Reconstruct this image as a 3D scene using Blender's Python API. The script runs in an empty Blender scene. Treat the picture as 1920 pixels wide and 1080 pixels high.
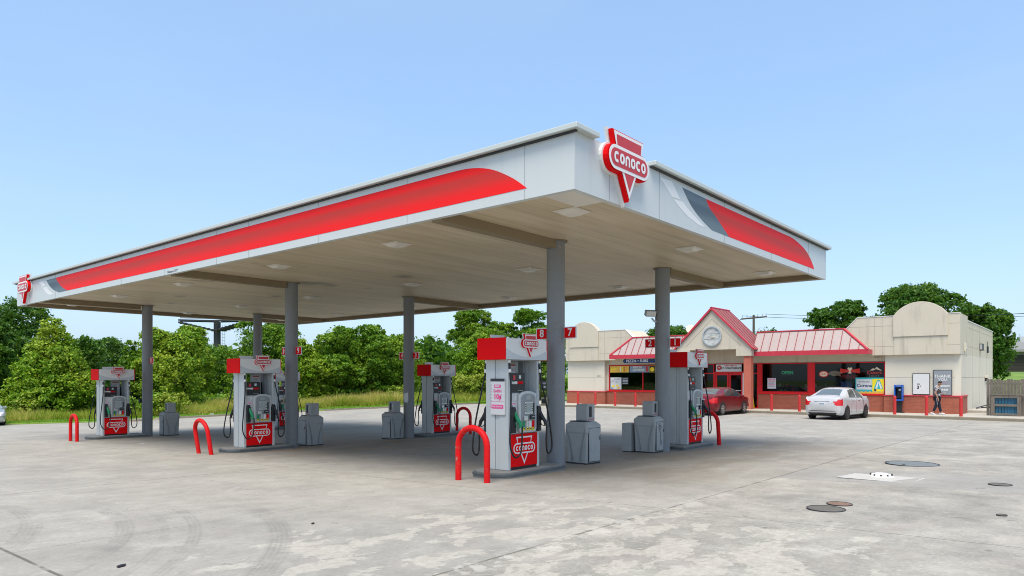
import bpy, math, random
import numpy as np
from mathutils import Vector, Matrix
PI = math.pi
random.seed(7)
sc = bpy.context.scene
col = sc.collection

# ------------------------------------------------------------------ camera, sky, sun
EYE = 1.769
cd = bpy.data.cameras.new('camera'); cam = bpy.data.objects.new('camera', cd); col.objects.link(cam)
cam.location = (-11.058, -8.147, EYE)
cam.rotation_euler = (PI/2, 0, math.atan2(1097, 1309) - PI/2)      # looks along (1309, 1097) in plan
cd.sensor_width = 36; cd.lens = 36*1309/1920.0
cd.shift_y = (708-540)/1920.0
cd.clip_end = 3000; cd.clip_start = 0.1
sc.camera = cam

SUN_EL = math.radians(66); SUN_DIR = Vector((-0.86*math.cos(SUN_EL), -0.5*math.cos(SUN_EL), math.sin(SUN_EL)))
w = bpy.data.worlds.new('World'); sc.world = w; w.use_nodes = True
wn = w.node_tree; bg = wn.nodes['Background']
sky = wn.nodes.new('ShaderNodeTexSky'); sky.sky_type = 'NISHITA'; sky.sun_disc = False
sky.sun_elevation = SUN_EL
sky.sun_rotation = math.atan2(SUN_DIR.x, SUN_DIR.y)
sky.air_density = 1.0; sky.dust_density = 2.5; sky.ozone_density = 1.6; sky.altitude = 300
hz = wn.nodes.new('ShaderNodeMix'); hz.data_type = 'RGBA'; hz.inputs[0].default_value = .58      # thin high haze evens out the blue
tn = wn.nodes.new('ShaderNodeMix'); tn.data_type = 'RGBA'; tn.blend_type = 'MULTIPLY'; tn.inputs[0].default_value = 1.0; tn.inputs[7].default_value = (1.0, .95, .96, 1)
wn.links.new(sky.outputs[0], tn.inputs[6]); wn.links.new(tn.outputs[2], hz.inputs[6]); hz.inputs[7].default_value = (.96, 1.66, 2.56, 1)
tc = wn.nodes.new('ShaderNodeTexCoord'); mp = wn.nodes.new('ShaderNodeMapping'); mp.inputs['Scale'].default_value = (1.0, 1.6, 5.0)
nz = wn.nodes.new('ShaderNodeTexNoise'); nz.inputs['Scale'].default_value = 1.6; nz.inputs['Detail'].default_value = 6; nz.inputs['Roughness'].default_value = .55
mr = wn.nodes.new('ShaderNodeMapRange'); mr.inputs[1].default_value = .45; mr.inputs[2].default_value = .85; mr.inputs[4].default_value = .14
h2 = wn.nodes.new('ShaderNodeMix'); h2.data_type = 'RGBA'; h2.inputs[7].default_value = (2.2, 2.6, 3.1, 1)
wn.links.new(tc.outputs['Generated'], mp.inputs[0]); wn.links.new(mp.outputs[0], nz.inputs['Vector']); wn.links.new(nz.outputs[0], mr.inputs[0])
wn.links.new(mr.outputs[0], h2.inputs[0]); wn.links.new(hz.outputs[2], h2.inputs[6]); wn.links.new(h2.outputs[2], bg.inputs[0]); bg.inputs[1].default_value = 0.15
sd = bpy.data.lights.new('sun', 'SUN'); so = bpy.data.objects.new('sun', sd); col.objects.link(so)
sd.energy = 2.0; sd.angle = math.radians(38); sd.color = (1.0, 0.915, 0.77)
so.rotation_euler = (-SUN_DIR).to_track_quat('-Z', 'Y').to_euler()
sc.view_settings.view_transform = 'Standard'; sc.view_settings.look = 'None'
sc.view_settings.exposure = 1.2
sc.render.engine = 'CYCLES'
sc.cycles.filter_width = 1.0
sc.cycles.max_bounces = 6; sc.cycles.transparent_max_bounces = 12
sc.cycles.diffuse_bounces = 4

# ------------------------------------------------------------------ materials
def nt(name):
    m = bpy.data.materials.new(name); m.use_nodes = True
    return m, m.node_tree.nodes, m.node_tree.links, m.node_tree.nodes['Principled BSDF']
class NE:
    """small helper for node expressions"""
    def __init__(s, N, L): s.N = N; s.L = L
    def put(s, sock, v):
        if isinstance(v, (int, float)): sock.default_value = v
        elif isinstance(v, tuple): sock.default_value = v if len(v) == len(sock.default_value) else v + (1,)
        else: s.L.new(v, sock)
    def m(s, op, a, b=0.0, c=0.0, clamp=False):
        n = s.N.new('ShaderNodeMath'); n.operation = op; n.use_clamp = clamp
        s.put(n.inputs[0], a); s.put(n.inputs[1], b)
        if op in ('MULTIPLY_ADD', 'SMOOTH_MIN', 'COMPARE'): s.put(n.inputs[2], c)
        return n.outputs[0]
    def mix(s, f, a, b, mode='MIX'):
        n = s.N.new('ShaderNodeMix'); n.data_type = 'RGBA'; n.blend_type = mode
        s.put(n.inputs[0], f); s.put(n.inputs[6], a); s.put(n.inputs[7], b); return n.outputs[2]
    def step(s, v, a, b):
        n = s.N.new('ShaderNodeMapRange'); n.interpolation_type = 'SMOOTHSTEP'
        s.put(n.inputs[0], v); n.inputs[1].default_value = a; n.inputs[2].default_value = b
        return n.outputs[0]
    def noise(s, vec, scale, detail=4, rough=.55, dist=0.0):
        n = s.N.new('ShaderNodeTexNoise'); s.L.new(vec, n.inputs['Vector'])
        n.inputs['Scale'].default_value = scale; n.inputs['Detail'].default_value = detail
        n.inputs['Roughness'].default_value = rough; n.inputs['Distortion'].default_value = dist
        return n.outputs[0]
    def coords(s, kind='Object'):
        return s.N.new('ShaderNodeTexCoord').outputs[kind]
    def geo(s): return s.N.new('ShaderNodeNewGeometry').outputs['Position']
    def sep(s, v):
        n = s.N.new('ShaderNodeSeparateXYZ'); s.L.new(v, n.inputs[0]); return n.outputs
    def comb(s, x, y, z=0.0):
        n = s.N.new('ShaderNodeCombineXYZ'); s.put(n.inputs[0], x); s.put(n.inputs[1], y); s.put(n.inputs[2], z); return n.outputs[0]
    def vmul(s, v, t):
        n = s.N.new('ShaderNodeVectorMath'); n.operation = 'MULTIPLY'; s.L.new(v, n.inputs[0]); n.inputs[1].default_value = t; return n.outputs[0]
    def bump(s, h, strength, bsdf, dist=.01):
        n = s.N.new('ShaderNodeBump'); n.inputs['Strength'].default_value = strength; n.inputs['Distance'].default_value = dist
        s.L.new(h, n.inputs['Height']); s.L.new(n.outputs[0], bsdf.inputs['Normal'])
MATS = {}
def mat(name, c, rough=.6, metal=0.0, var=.12, scale=3.0, bump=0.0, spec=.35, streak=0.0, coat=0.0, dirt=(.25,.22,.18), chips=0.0, sfreq=6.0):
    m, N, L, b = nt(name); e = NE(N, L)
    p = e.geo()
    n1 = e.noise(p, scale, 5, .6); n2 = e.noise(p, scale*7, 3, .5)
    f = e.m('MULTIPLY', e.m('SUBTRACT', e.m('ADD', n1, e.m('MULTIPLY', n2, .5)), .75), 2.2*var)
    dark = tuple(x*.55 for x in c); lite = tuple(min(1, x*1.5) for x in c)
    cc = e.mix(e.m('ADD', f, .5, clamp=True), dark, lite)
    cc = e.mix(min(1.0, var*4), c, cc)
    if streak:
        ps = e.vmul(p, (sfreq, sfreq, .35)); s1 = e.noise(ps, 1.3, 4, .6)
        cc = e.mix(e.m('MULTIPLY', e.step(s1, .52, .78), streak), cc, dirt)
    if chips:
        k1 = e.noise(p, 9.0, 5, .7); k2 = e.noise(p, 1.4, 2, .5)
        cc = e.mix(e.m('MULTIPLY', e.m('MULTIPLY', e.step(k1, .56, .60), e.step(k2, .50, .58)), chips), cc, e.mix(e.step(k1, .62, .66), (.20,.10,.07), (.50,.44,.38)))
    L.new(cc, b.inputs['Base Color'])
    b.inputs['Roughness'].default_value = rough; b.inputs['Metallic'].default_value = metal
    b.inputs['Specular IOR Level'].default_value = spec
    b.inputs['Coat Weight'].default_value = coat; b.inputs['Coat Roughness'].default_value = .05
    if rough > .15: L.new(e.m('ADD', rough-.06, e.m('MULTIPLY', n2, .14)), b.inputs['Roughness'])
    if bump: e.bump(n2, bump, b)
    MATS[name] = m; return m
def M(n): return MATS[n]
mat('fascia_grey', (.52,.555,.545), .35, 0, .05, .8, streak=.10)
mat('flashing', (.50,.54,.51), .4, .1, .08, 1.5)
mat('column_grey', (.205,.22,.228), .45, 0, .16, 1.2, streak=.3, chips=.35)
mat('pump_grey', (.47,.505,.50), .4, 0, .10, 2.0, streak=.22)
mat('pump_dark_grey', (.24,.26,.27), .45, 0, .08, 2.0)
mat('white_paint', (.70,.70,.67), .4, 0, .05, 2.0, streak=.04)
mat('white_graphic', (.72,.72,.70), .4, 0, .03, 3.0)
mat('red_sign', (.72,.004,.006), .6, 0, .05, 2.0, spec=.08)
mat('red_dark', (.42,.01,.015), .4, 0, .06, 2.0)
mat('logo_red', (.50,.035,.04), .4, 0, .05, 2.0)
mat('pipe_red', (.62,.006,.008), .5, 0, .22, 3.0, streak=.18, dirt=(.5,.16,.12), spec=.2, chips=.8)
mat('bollard_red', (.50,.03,.03), .5, 0, .15, 4.0, streak=.25, dirt=(.35,.12,.1))
mat('black_rubber', (.012,.012,.013), .45, 0, .1, 6)
mat('black_plastic', (.02,.021,.023), .35, 0, .1, 6)
mat('screen', (.05,.06,.065), .12, 0, .05, 4)
mat('screen_light', (.30,.34,.34), .25, 0, .05, 4)
mat('silver', (.55,.57,.58), .28, .7, .06, 4)
mat('green_nozzle', (.01,.22,.09), .4, 0, .1, 5)
mat('yellow', (.85,.68,.02), .4, 0, .05, 5)
mat('pink', (.75,.09,.28), .5, 0, .03, 5)
mat('island_concrete', (.20,.20,.185), .8, 0, .25, 5, bump=.3)
mat('island_edge', (.10,.115,.12), .5, .2, .2, 6)
mat('bin_grey', (.33,.345,.335), .55, 0, .16, 4, bump=.1, streak=.25, chips=.25)
mat('stucco', (.53,.485,.385), .85, 0, .12, .9, bump=.35, streak=.55, dirt=(.30,.27,.215), sfreq=2.6)
mat('stucco_lower', (.60,.56,.46), .85, 0, .09, .9, bump=.35, streak=.22, dirt=(.45,.41,.34), sfreq=2.0)
mat('roof_panel', (.37,.305,.285), .5, 0, .15, 1.5, streak=.3, dirt=(.6,.4,.38))
mat('roof_trim', (.48,.035,.055), .4, 0, .12, 2, streak=.15, dirt=(.6,.2,.2))
mat('frame_red', (.60,.008,.010), .45, 0, .08, 3)
mat('pillar_brick', (.46,.13,.085), .8, 0, .2, 4, bump=.3)
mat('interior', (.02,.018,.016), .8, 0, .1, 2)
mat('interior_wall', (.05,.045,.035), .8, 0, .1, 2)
mat('dark_metal', (.04,.042,.045), .5, .3, .1, 4)
mat('tyre', (.018,.018,.018), .8, 0, .1, 8)
mat('rim', (.5,.5,.5), .25, .85, .05, 6)
mat('rim_dark', (.06,.06,.06), .35, .6, .05, 6)
mat('car_white', (.52,.52,.52), .18, .15, .01, 2, coat=.7)
mat('car_red', (.15,.004,.009), .3, .2, .03, 2, coat=.45)
mat('car_silver', (.42,.46,.42), .2, .6, .02, 2, coat=.8)
mat('car_glass', (.035,.045,.048), .06, 0, .02, 2, spec=.8)
mat('car_glass_light', (.10,.125,.125), .08, 0, .02, 2, spec=.9)
mat('lamp_red', (.62,.01,.02), .15, 0, .05, 6, coat=.8)
mat('lamp_clear', (.62,.60,.60), .12, .2, .05, 6, coat=.8)
mat('wood_grey', (.155,.135,.11), .9, 0, .35, 5, bump=.6, streak=.6, dirt=(.06,.05,.04), sfreq=9)
mat('blue_board', (.03,.13,.21), .6, 0, .3, 4, streak=.2)
mat('phone_blue', (.015,.10,.42), .35, 0, .08, 5)
mat('navy', (.012,.03,.11), .4, 0, .05, 4)
mat('kerb_concrete', (.22,.195,.145), .85, 0, .25, 3, bump=.4, streak=.2, dirt=(.16,.13,.09))
mat('walk_concrete', (.40,.375,.325), .85, 0, .18, 1.5, bump=.3)
mat('bark', (.10,.08,.06), .9, 0, .3, 8, bump=.8)
mat('soffit', (.47,.415,.32), .55, 0, .12, .5, streak=0)
mat('soffit_beam', (.23,.18,.11), .6, 0, .15, 1)
mat('light_lens', (.66,.63,.56), .35, 0, .05, 6)
mat('poster_white', (.62,.62,.61), .5, 0, .04, 4)
mat('poster_grey', (.25,.27,.29), .4, 0, .12, 1.5)
mat('teal', (.03,.40,.42), .45, 0, .05, 4)
mat('amber', (.75,.42,.06), .5, 0, .35, 6)
mat('poster_blue', (.22,.30,.40), .5, 0, .3, 6)
mat('cardboard', (.42,.32,.18), .8, 0, .1, 4)
mat('green_light', (.03,.45,.2), .4, 0, .05, 4)
mat('skin', (.36,.20,.135), .55, 0, .06, 8)
mat('hair', (.015,.012,.01), .6, 0, .1, 12)
mat('trousers', (.012,.016,.03), .8, 0, .15, 10)
mat('shoe', (.6,.6,.6), .5, 0, .05, 10)
mat('manhole_grey', (.17,.185,.185), .6, .2, .25, 8, bump=.4)
mat('manhole_dark', (.13,.12,.10), .7, .2, .3, 10, bump=.5)
mat('manhole_rust', (.20,.125,.09), .8, .1, .3, 10, bump=.5)
mat('lid_white', (.55,.55,.54), .6, 0, .15, 5)
mat('pad_pale', (.43,.42,.39), .8, 0, .2, 3)
mat('tan_brick', (.42,.33,.20), .9, 0, .3, 6)
mat('seam_red', (.30,.045,.06), .5, 0, .1, 3)
mat('slate', (.20,.205,.20), .8, 0, .15, .6)
mat('far_grey', (.26,.26,.25), .8, 0, .1, .6)
mat('faded_yellow', (.55,.48,.24), .8, 0, .3, 6)
mat('oil_tan', (.42,.38,.26), .4, 0, .1, 8)

# patterned shirt
m, N, L, b = nt('shirt'); e = NE(N, L); p = e.geo()
n1 = e.noise(p, 11, 2, .5, 1.0)
L.new(e.mix(e.step(n1, .46, .52), (.02,.02,.025), e.mix(e.step(e.noise(p, 17, 2), .5, .56), (.55,.53,.52), (.10,.10,.12))), b.inputs['Base Color'])
b.inputs['Roughness'].default_value = .85; MATS['shirt'] = m

# printed red band on the fascia (a printed graphic with a darker streak along its middle)
def band(name, base, streakc, z0, z1):
    m, N, L, b = nt(name); e = NE(N, L); p = e.geo(); s = e.sep(p)
    t = e.m('DIVIDE', e.m('SUBTRACT', s[2], z0), z1-z0)
    a = e.m('MULTIPLY', e.step(t, .80, .60), e.step(t, .12, .56))
    n = e.noise(e.vmul(p, (.5, .5, 3.0)), 1.0, 3)
    f = e.m('MULTIPLY', a, e.m('ADD', .45, e.m('MULTIPLY', n, .5)))
    L.new(e.mix(f, base, streakc), b.inputs['Base Color'])
    b.inputs['Roughness'].default_value = .5; b.inputs['Specular IOR Level'].default_value = .12; MATS[name] = m
band('band_red', (.80,.018,.018), (.40,.05,.04), 4.46, 5.0)
band('band_grey', (.14,.185,.215), (.07,.10,.125), 4.46, 5.0)

# brick
m, N, L, b = nt('brick'); e = NE(N, L); p = e.geo(); s = e.sep(p)
br = N.new('ShaderNodeTexBrick'); L.new(e.comb(e.m('ADD', s[1], s[0]), s[2]), br.inputs['Vector'])
br.inputs['Color1'].default_value = (.37,.095,.05,1); br.inputs['Color2'].default_value = (.30,.075,.042,1); br.inputs['Mortar'].default_value = (.30,.15,.10,1)
br.inputs['Scale'].default_value = 1.0; br.inputs['Mortar Size'].default_value = .006; br.inputs['Brick Width'].default_value = .22; br.inputs['Row Height'].default_value = .075
n1 = e.noise(p, 1.2, 5)
L.new(e.mix(e.m('MULTIPLY', e.step(n1, .45, .75), .35), br.outputs[0], (.22,.06,.04)), b.inputs['Base Color'])
b.inputs['Roughness'].default_value = .85; e.bump(br.outputs['Fac'], .4, b, -.01); MATS['brick'] = m

# window glass: darkish, mirrors the surroundings a little, lets one see in
m, N, L, b = nt('store_glass'); N.remove(b)
tr = N.new('ShaderNodeBsdfTransparent'); tr.inputs[0].default_value = (.45,.48,.46,1)
gl = N.new('ShaderNodeBsdfGlossy'); gl.inputs['Roughness'].default_value = .03; gl.inputs[0].default_value = (.5,.52,.5,1)
lw = N.new('ShaderNodeLayerWeight'); lw.inputs[0].default_value = .28
mx = N.new('ShaderNodeMixShader'); e = NE(N, L)
L.new(e.m('ADD', .05, e.m('MULTIPLY', lw.outputs['Fresnel'], .6)), mx.inputs[0]); L.new(tr.outputs[0], mx.inputs[1]); L.new(gl.outputs[0], mx.inputs[2])
L.new(mx.outputs[0], N['Material Output'].inputs[0]); MATS['store_glass'] = m

def foliage(name, c1, c2, c3, trans=.35):
    m, N, L, b = nt(name); e = NE(N, L)
    g = N.new('ShaderNodeNewGeometry'); r = g.outputs['Random Per Island']
    n = e.noise(g.outputs['Position'], .35, 3)
    a = e.mix(r, c1, c2)
    a = e.mix(e.step(e.m('ADD', e.m('MULTIPLY', n, .8), e.m('MULTIPLY', r, .2)), .45, .68), a, c3)
    L.new(a, b.inputs['Base Color']); b.inputs['Roughness'].default_value = .5
    b.inputs['Specular IOR Level'].default_value = .35
    t = N.new('ShaderNodeBsdfTranslucent'); L.new(e.mix(.5, a, (.12,.22,.02)), t.inputs[0])
    x = N.new('ShaderNodeMixShader'); x.inputs[0].default_value = trans
    L.new(b.outputs[0], x.inputs[1]); L.new(t.outputs[0], x.inputs[2]); L.new(x.outputs[0], N['Material Output'].inputs[0])
    MATS[name] = m
foliage('leaf_bright', (.09,.23,.008), (.26,.44,.018), (.38,.49,.035), 0.42)
foliage('leaf_mid', (.06,.18,.008), (.18,.34,.017), (.27,.41,.025), 0.42)
foliage('leaf_dark', (.03,.11,.01), (.085,.20,.015), (.12,.23,.02), 0.4)
foliage('grass_tall', (.28,.44,.03), (.60,.62,.09), (.85,.76,.22), 0.6)
foliage('grass_short', (.13,.34,.015), (.24,.46,.03), (.32,.46,.07), .4)
foliage('shrub_leaf', (.12,.26,.015), (.24,.40,.03), (.36,.42,.05), 0.4)

# ------------------------------------------------------------------ mesh builder
def frame(O, U, V, Nn):
    O, U, V, Nn = Vector(O), Vector(U), Vector(V), Vector(Nn)
    return lambda u, v, n=0.0: O + U*u + V*v + Nn*n
class MB:
    def __init__(s): s.v = []; s.f = []; s.mi = []; s.sm = []; s.mats = []
    def mid(s, m):
        if m not in s.mats: s.mats.append(m)
        return s.mats.index(m)
    def add(s, vs, fs, m, smooth=False):
        k = len(s.v); i = s.mid(m); s.v += [tuple(x) for x in vs]
        for f in fs: s.f.append(tuple(a+k for a in f)); s.mi.append(i); s.sm.append(smooth)
        return s
    def box(s, x0, x1, y0, y1, z0, z1, m, fr=None, taper=0.0):
        P = [(x0+taper,y0+taper,z1) if 0 else (x, y, z) for z in (z0, z1) for y in (y0, y1) for x in (x0, x1)]
        if taper:
            cx, cy = (x0+x1)/2, (y0+y1)/2
            P = [(cx+(x-cx)*(1-taper if z == z1 else 1), cy+(y-cy)*(1-taper if z == z1 else 1), z) for x, y, z in P]
        if fr: P = [fr(*q) for q in P]
        return s.add(P, [(0,2,3,1),(4,5,7,6),(0,1,5,4),(2,6,7,3),(0,4,6,2),(1,3,7,5)], m)
    def poly(s, fr, pts, n0, n1, m):
        k = len(pts); P = [fr(u, v, n1) for u, v in pts]
        if n0 == n1: return s.add(P, [tuple(range(k))], m)
        P += [fr(u, v, n0) for u, v in pts]
        F = [tuple(range(k)), tuple(range(2*k-1, k-1, -1))] + [(i, i+k, (i+1) % k+k, (i+1) % k) for i in range(k)]
        return s.add(P, F, m)
    def prism(s, pts, z0, z1, m):           # plan polygon, ccw
        return s.poly(frame((0,0,0),(1,0,0),(0,1,0),(0,0,1)), pts, z0, z1, m)
    def tube(s, pts, r, m, n=10, closed=False, caps=True):
        pts = [Vector(p) for p in pts]; k = len(pts); vs = []; up = None
        rr = r if isinstance(r, (list, tuple)) else [r]*k
        for i, p in enumerate(pts):
            if closed: t = (pts[(i+1) % k]-pts[i-1])
            else: t = pts[min(i+1, k-1)]-pts[max(i-1, 0)]
            t.normalize()
            if up is None: up = t.orthogonal().normalized()
            else: up = (up - t*up.dot(t)).normalized()
            q = t.cross(up)
            for j in range(n):
                a = 2*PI*j/n; vs.append(p+(up*math.cos(a)+q*math.sin(a))*rr[i])
        fs = []
        for i in range(k if closed else k-1):
            for j in range(n): fs.append((i*n+j, i*n+(j+1) % n, ((i+1) % k)*n+(j+1) % n, ((i+1) % k)*n+j))
        s.add(vs, fs, m, True)
        if caps and not closed:
            s.add(vs[:n], [tuple(range(n-1, -1, -1))], m); s.add(vs[-n:], [tuple(range(n))], m)
        return s
    def disc(s, fr, r, n0, n1, m, n=32, rb=None):
        rb = rb or r
        a = [(math.cos(2*PI*i/n), math.sin(2*PI*i/n)) for i in range(n)]
        P = [fr(c*r, d*r, n1) for c, d in a]+[fr(c*rb, d*rb, n0) for c, d in a]
        s.add(P, [(i, i+n, (i+1) % n+n, (i+1) % n) for i in range(n)], m, True)
        s.add(P[:n], [tuple(range(n))], m); s.add(P[n:], [tuple(range(n-1, -1, -1))], m); return s
    def ring(s, fr, r0, r1, n0, n1, m, n=40):
        P = []; 
        for r, h in ((r0, n0), (r0, n1), (r1, n1), (r1, n0)):
            P += [fr(math.cos(2*PI*i/n)*r, math.sin(2*PI*i/n)*r, h) for i in range(n)]
        F = []
        for k in range(4):
            for i in range(n): F.append((k*n+i, ((k+1) % 4)*n+i, ((k+1) % 4)*n+(i+1) % n, k*n+(i+1) % n))
        return s.add(P, F, m)
    def build(s, name, parent=None, bevel=0.0, segs=2):
        me = bpy.data.meshes.new(name); me.from_pydata(s.v, [], s.f)
        for x in s.mats: me.materials.append(MATS[x])
        me.polygons.foreach_set('material_index', s.mi); me.polygons.foreach_set('use_smooth', s.sm)
        me.update()
        o = bpy.data.objects.new(name, me); col.objects.link(o)
        if parent: o.parent = parent
        if bevel:
            b = o.modifiers.new('bevel', 'BEVEL'); b.width = bevel; b.segments = segs; b.limit_method = 'ANGLE'; b.angle_limit = math.radians(40)
        return o
def tag(o, label=None, cat=None, group=None, kind=None):
    if label: o['label'] = label
    if cat: o['category'] = cat
    if group: o['group'] = group
    if kind: o['kind'] = kind
    return o
def thing(name, loc, label, cat, group=None, rz=0.0):
    o = bpy.data.objects.new(name, None); col.objects.link(o); o.location = loc; o.rotation_euler = (0, 0, rz)
    o.empty_display_size = .3
    return tag(o, label, cat, group)
def copy_tree(o, parent=None):
    c = o.copy(); col.objects.link(c); c.parent = parent
    for ch in list(o.children): copy_tree(ch, c)
    return c
def clone(root, loc, rz, label, **kw):
    c = copy_tree(root); c.location = loc; c.rotation_euler = (0, 0, rz); c['label'] = label
    for k, v in kw.items(): c[k] = v
    return c
def fr_negx(x, y=0.0, z=0.0): return frame((x, y, z), (0,-1,0), (0,0,1), (-1,0,0))    # facing the -x side: right = -y
def fr_negy(y, x=0.0, z=0.0): return frame((x, y, z), (1,0,0), (0,0,1), (0,-1,0))     # facing the -y side: right = +x
def fr_up(x, y, z, a=0.0): return frame((x, y, z), (math.cos(a), math.sin(a), 0), (-math.sin(a), math.cos(a), 0), (0,0,1))

_fonts = {}
def text_mesh(body, size, ext=.002, bold=0.0, align='CENTER', spacing=1.0):
    cu = bpy.data.curves.new('txt', 'FONT'); cu.body = body; cu.size = size; cu.extrude = ext; cu.offset = bold
    cu.align_x = align; cu.align_y = 'CENTER'; cu.space_character = spacing; cu.resolution_u = 3
    o = bpy.data.objects.new('txt', cu); col.objects.link(o)
    bpy.context.view_layer.update()
    me = bpy.data.meshes.new_from_object(o.evaluated_get(bpy.context.evaluated_depsgraph_get()))
    V = [tuple(v.co) for v in me.vertices]; F = [tuple(p.vertices) for p in me.polygons]
    bpy.data.objects.remove(o); bpy.data.curves.remove(cu); bpy.data.meshes.remove(me)
    return V, F
def text(mb, fr, body, size, m, n=0.0, u=0.0, v=0.0, bold=0.0, sx=1.0, ext=.002):
    V, F = text_mesh(body, size, ext, bold)
    mb.add([fr(u+x*sx, v+y, n+z) for x, y, z in V], F, m)

# ---- the brand emblem: trapezoid, capsule and wedge, with the word built from strokes
def capsule(w_, h, n=10):
    r = h/2; P = []
    for i in range(n+1): a = -PI/2+PI*i/n; P.append((w_/2-r+math.cos(a)*r, math.sin(a)*r))
    for i in range(n+1): a = PI/2+PI*i/n; P.append((-w_/2+r+math.cos(a)*r, math.sin(a)*r))
    return P
def stroke(mb, fr, path, hw, n0, n1, m, closed=False):
    k = len(path); Lp = []; Rp = []
    for i in range(k):
        a = path[(i-1) % k] if closed else path[max(i-1, 0)]; b = path[(i+1) % k] if closed else path[min(i+1, k-1)]
        d = (b[0]-a[0], b[1]-a[1]); l = math.hypot(*d) or 1; nx, ny = -d[1]/l, d[0]/l
        Lp.append((path[i][0]+nx*hw, path[i][1]+ny*hw)); Rp.append((path[i][0]-nx*hw, path[i][1]-ny*hw))
    for i in range(k if closed else k-1):
        j = (i+1) % k; mb.poly(fr, [Rp[i], Rp[j], Lp[j], Lp[i]], n0, n1, m)
def glyph(mb, fr, ch, cx, cy, s, n0, n1, m):
    a, b_, hw = .040*s, .050*s, .0185*s
    def se(t): c, d = math.cos(t), math.sin(t); q = .8; return (cx+a*math.copysign(abs(c)**q, c), cy+b_*math.copysign(abs(d)**q, d))
    if ch == 'o': stroke(mb, fr, [se(2*PI*i/18) for i in range(18)], hw, n0, n1, m, True)
    if ch == 'c': stroke(mb, fr, [(cx+a*.95, cy+b_)] + [se(PI/2+PI*i/9) for i in range(10)] + [(cx+a*.95, cy-b_)], hw, n0, n1, m)
    if ch == 'n': stroke(mb, fr, [(cx-a, cy-b_-.018*s)] + [se(PI-PI*i/9) for i in range(10)] + [(cx+a, cy-b_-.018*s)], hw, n0, n1, m)
def emblem(fr, W, side=0.0, e=.0015, back='red_sign', white='white_graphic', red='logo_red', rim=True, parts=None):
    """returns (body, face, word) builders; W = capsule width"""
    B, F, T = MB(), MB(), MB()
    H = .31*W; st = .042*W
    def trap(o): return [(-.29*W-o*.9, .10*W), (.29*W+o*.9, .10*W), (.37*W+o*1.3, .335*W+o), (-.37*W-o*1.3, .335*W+o)]
    def tri(o, top=-.10): return [(-.20*W-o*1.1, top*W), (0, -.47*W-o*2.0), (.20*W+o*1.1, top*W)]
    o = .03*W if side else 0
    if side:
        # pale backing tray, then the red body
        B.poly(fr, trap(o*1.5), 0, side*.35, 'white_paint'); B.poly(fr, tri(o*1.5), 0, side*.35+e, 'white_paint'); B.poly(fr, capsule(W+o*3, H+o*3), 0, side*.35+2*e, 'white_paint')
        B.poly(fr, trap(o*.6), side*.35+3*e, side, back); B.poly(fr, tri(o*.6), side*.35+3*e, side+e, back); B.poly(fr, capsule(W+o*1.2, H+o*1.2), side*.35+3*e, side+2*e, back)
    z = side+3*e if side else 0
    F.poly(fr, trap(0), z, z+e, white); F.poly(fr, tri(0), z, z+2*e, white)
    F.poly(fr, [(-.31*W+st*.6, .155*W), (.31*W-st*.6, .155*W), (.37*W-st*1.5, .335*W-st), (-.37*W+st*1.5, .335*W-st)], z+e, z+3*e, red)
    F.poly(fr, [(-.18*W+st*1.1, -.14*W), (0, -.47*W+st*2.3), (.18*W-st*1.1, -.14*W)], z+2*e, z+3*e, red)
    F.poly(fr, capsule(W, H), z+3*e, z+4*e, white)
    F.poly(fr, capsule(W-2*st, H-2*st), z+4*e, z+5*e, red)
    for i, ch in enumerate('conoco'): glyph(T, fr, ch, (i-2.5)*.134*W, 0, W, z+6.5*e, z+6.5*e, white)
    return B, F, T

# ------------------------------------------------------------------ terrain
def g(x, y):
    yy = min(max(y, -60), 45)
    wgt = 1 if x < 6 else max(0., 1-(x-6)/18.)
    return -.0215*yy*wgt - .008*min(max(x, -60), 26)
VX = [-400, -60, -1.6, -.3, 6.5, 11, 15.9, 20, 24, 27, 30, 60, 400]
VY = [60, 46, 44, 37.8, 35.4, 33.2, 30.8, 28.6, 27.6, 27.4, 27.3, 27.3, 30]
def yv(x): return float(np.interp(x, VX, VY))
def grid(name, xs, rows, zf, m, smooth=True):
    """xs list; rows(x) -> list of y (equal length)"""
    V = []; F = []; k = len(rows(xs[0]))
    for x in xs:
        for y in rows(x): V.append((x, y, zf(x, y)))
    for i in range(len(xs)-1):
        for j in range(k-1): F.append((i*k+j, (i+1)*k+j, (i+1)*k+j+1, i*k+j+1))
    mb = MB(); mb.add(V, F, m, smooth); return mb.build(name)

# concrete shader of the forecourt
def circ(p1, p2, p3):
    ax, ay = p1; bx, by = p2; cx, cy = p3
    d = 2*(ax*(by-cy)+bx*(cy-ay)+cx*(ay-by))
    ux = ((ax*ax+ay*ay)*(by-cy)+(bx*bx+by*by)*(cy-ay)+(cx*cx+cy*cy)*(ay-by))/d
    uy = ((ax*ax+ay*ay)*(cx-bx)+(bx*bx+by*by)*(ax-cx)+(cx*cx+cy*cy)*(bx-ax))/d
    return ux, uy, math.hypot(ax-ux, ay-uy)
m, N, L, b = nt('forecourt'); e = NE(N, L); P = e.geo(); S = e.sep(P)
big = e.noise(P, .22, 4, .6, .4); med = e.noise(P, 1.1, 6, .62, .3); fine = e.noise(P, 14, 5, .7); grit = e.noise(P, 90, 2, .6)
smear = e.noise(e.vmul(P, (.35, 2.2, 1.0)), 1.0, 5, .6)
c = e.mix(e.step(big, .3, .7), (.262,.250,.222), (.335,.318,.278))
c = e.mix(e.m('MULTIPLY', e.step(med, .42, .66), .6), c, (.39,.372,.33))
c = e.mix(e.m('MULTIPLY', e.step(e.noise(P, .7, 5, .65, .8), .56, .72), .30), c, (.38,.345,.305))
c = e.mix(e.m('MULTIPLY', e.step(smear, .5, .70), .45), c, (.25,.24,.215))
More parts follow.
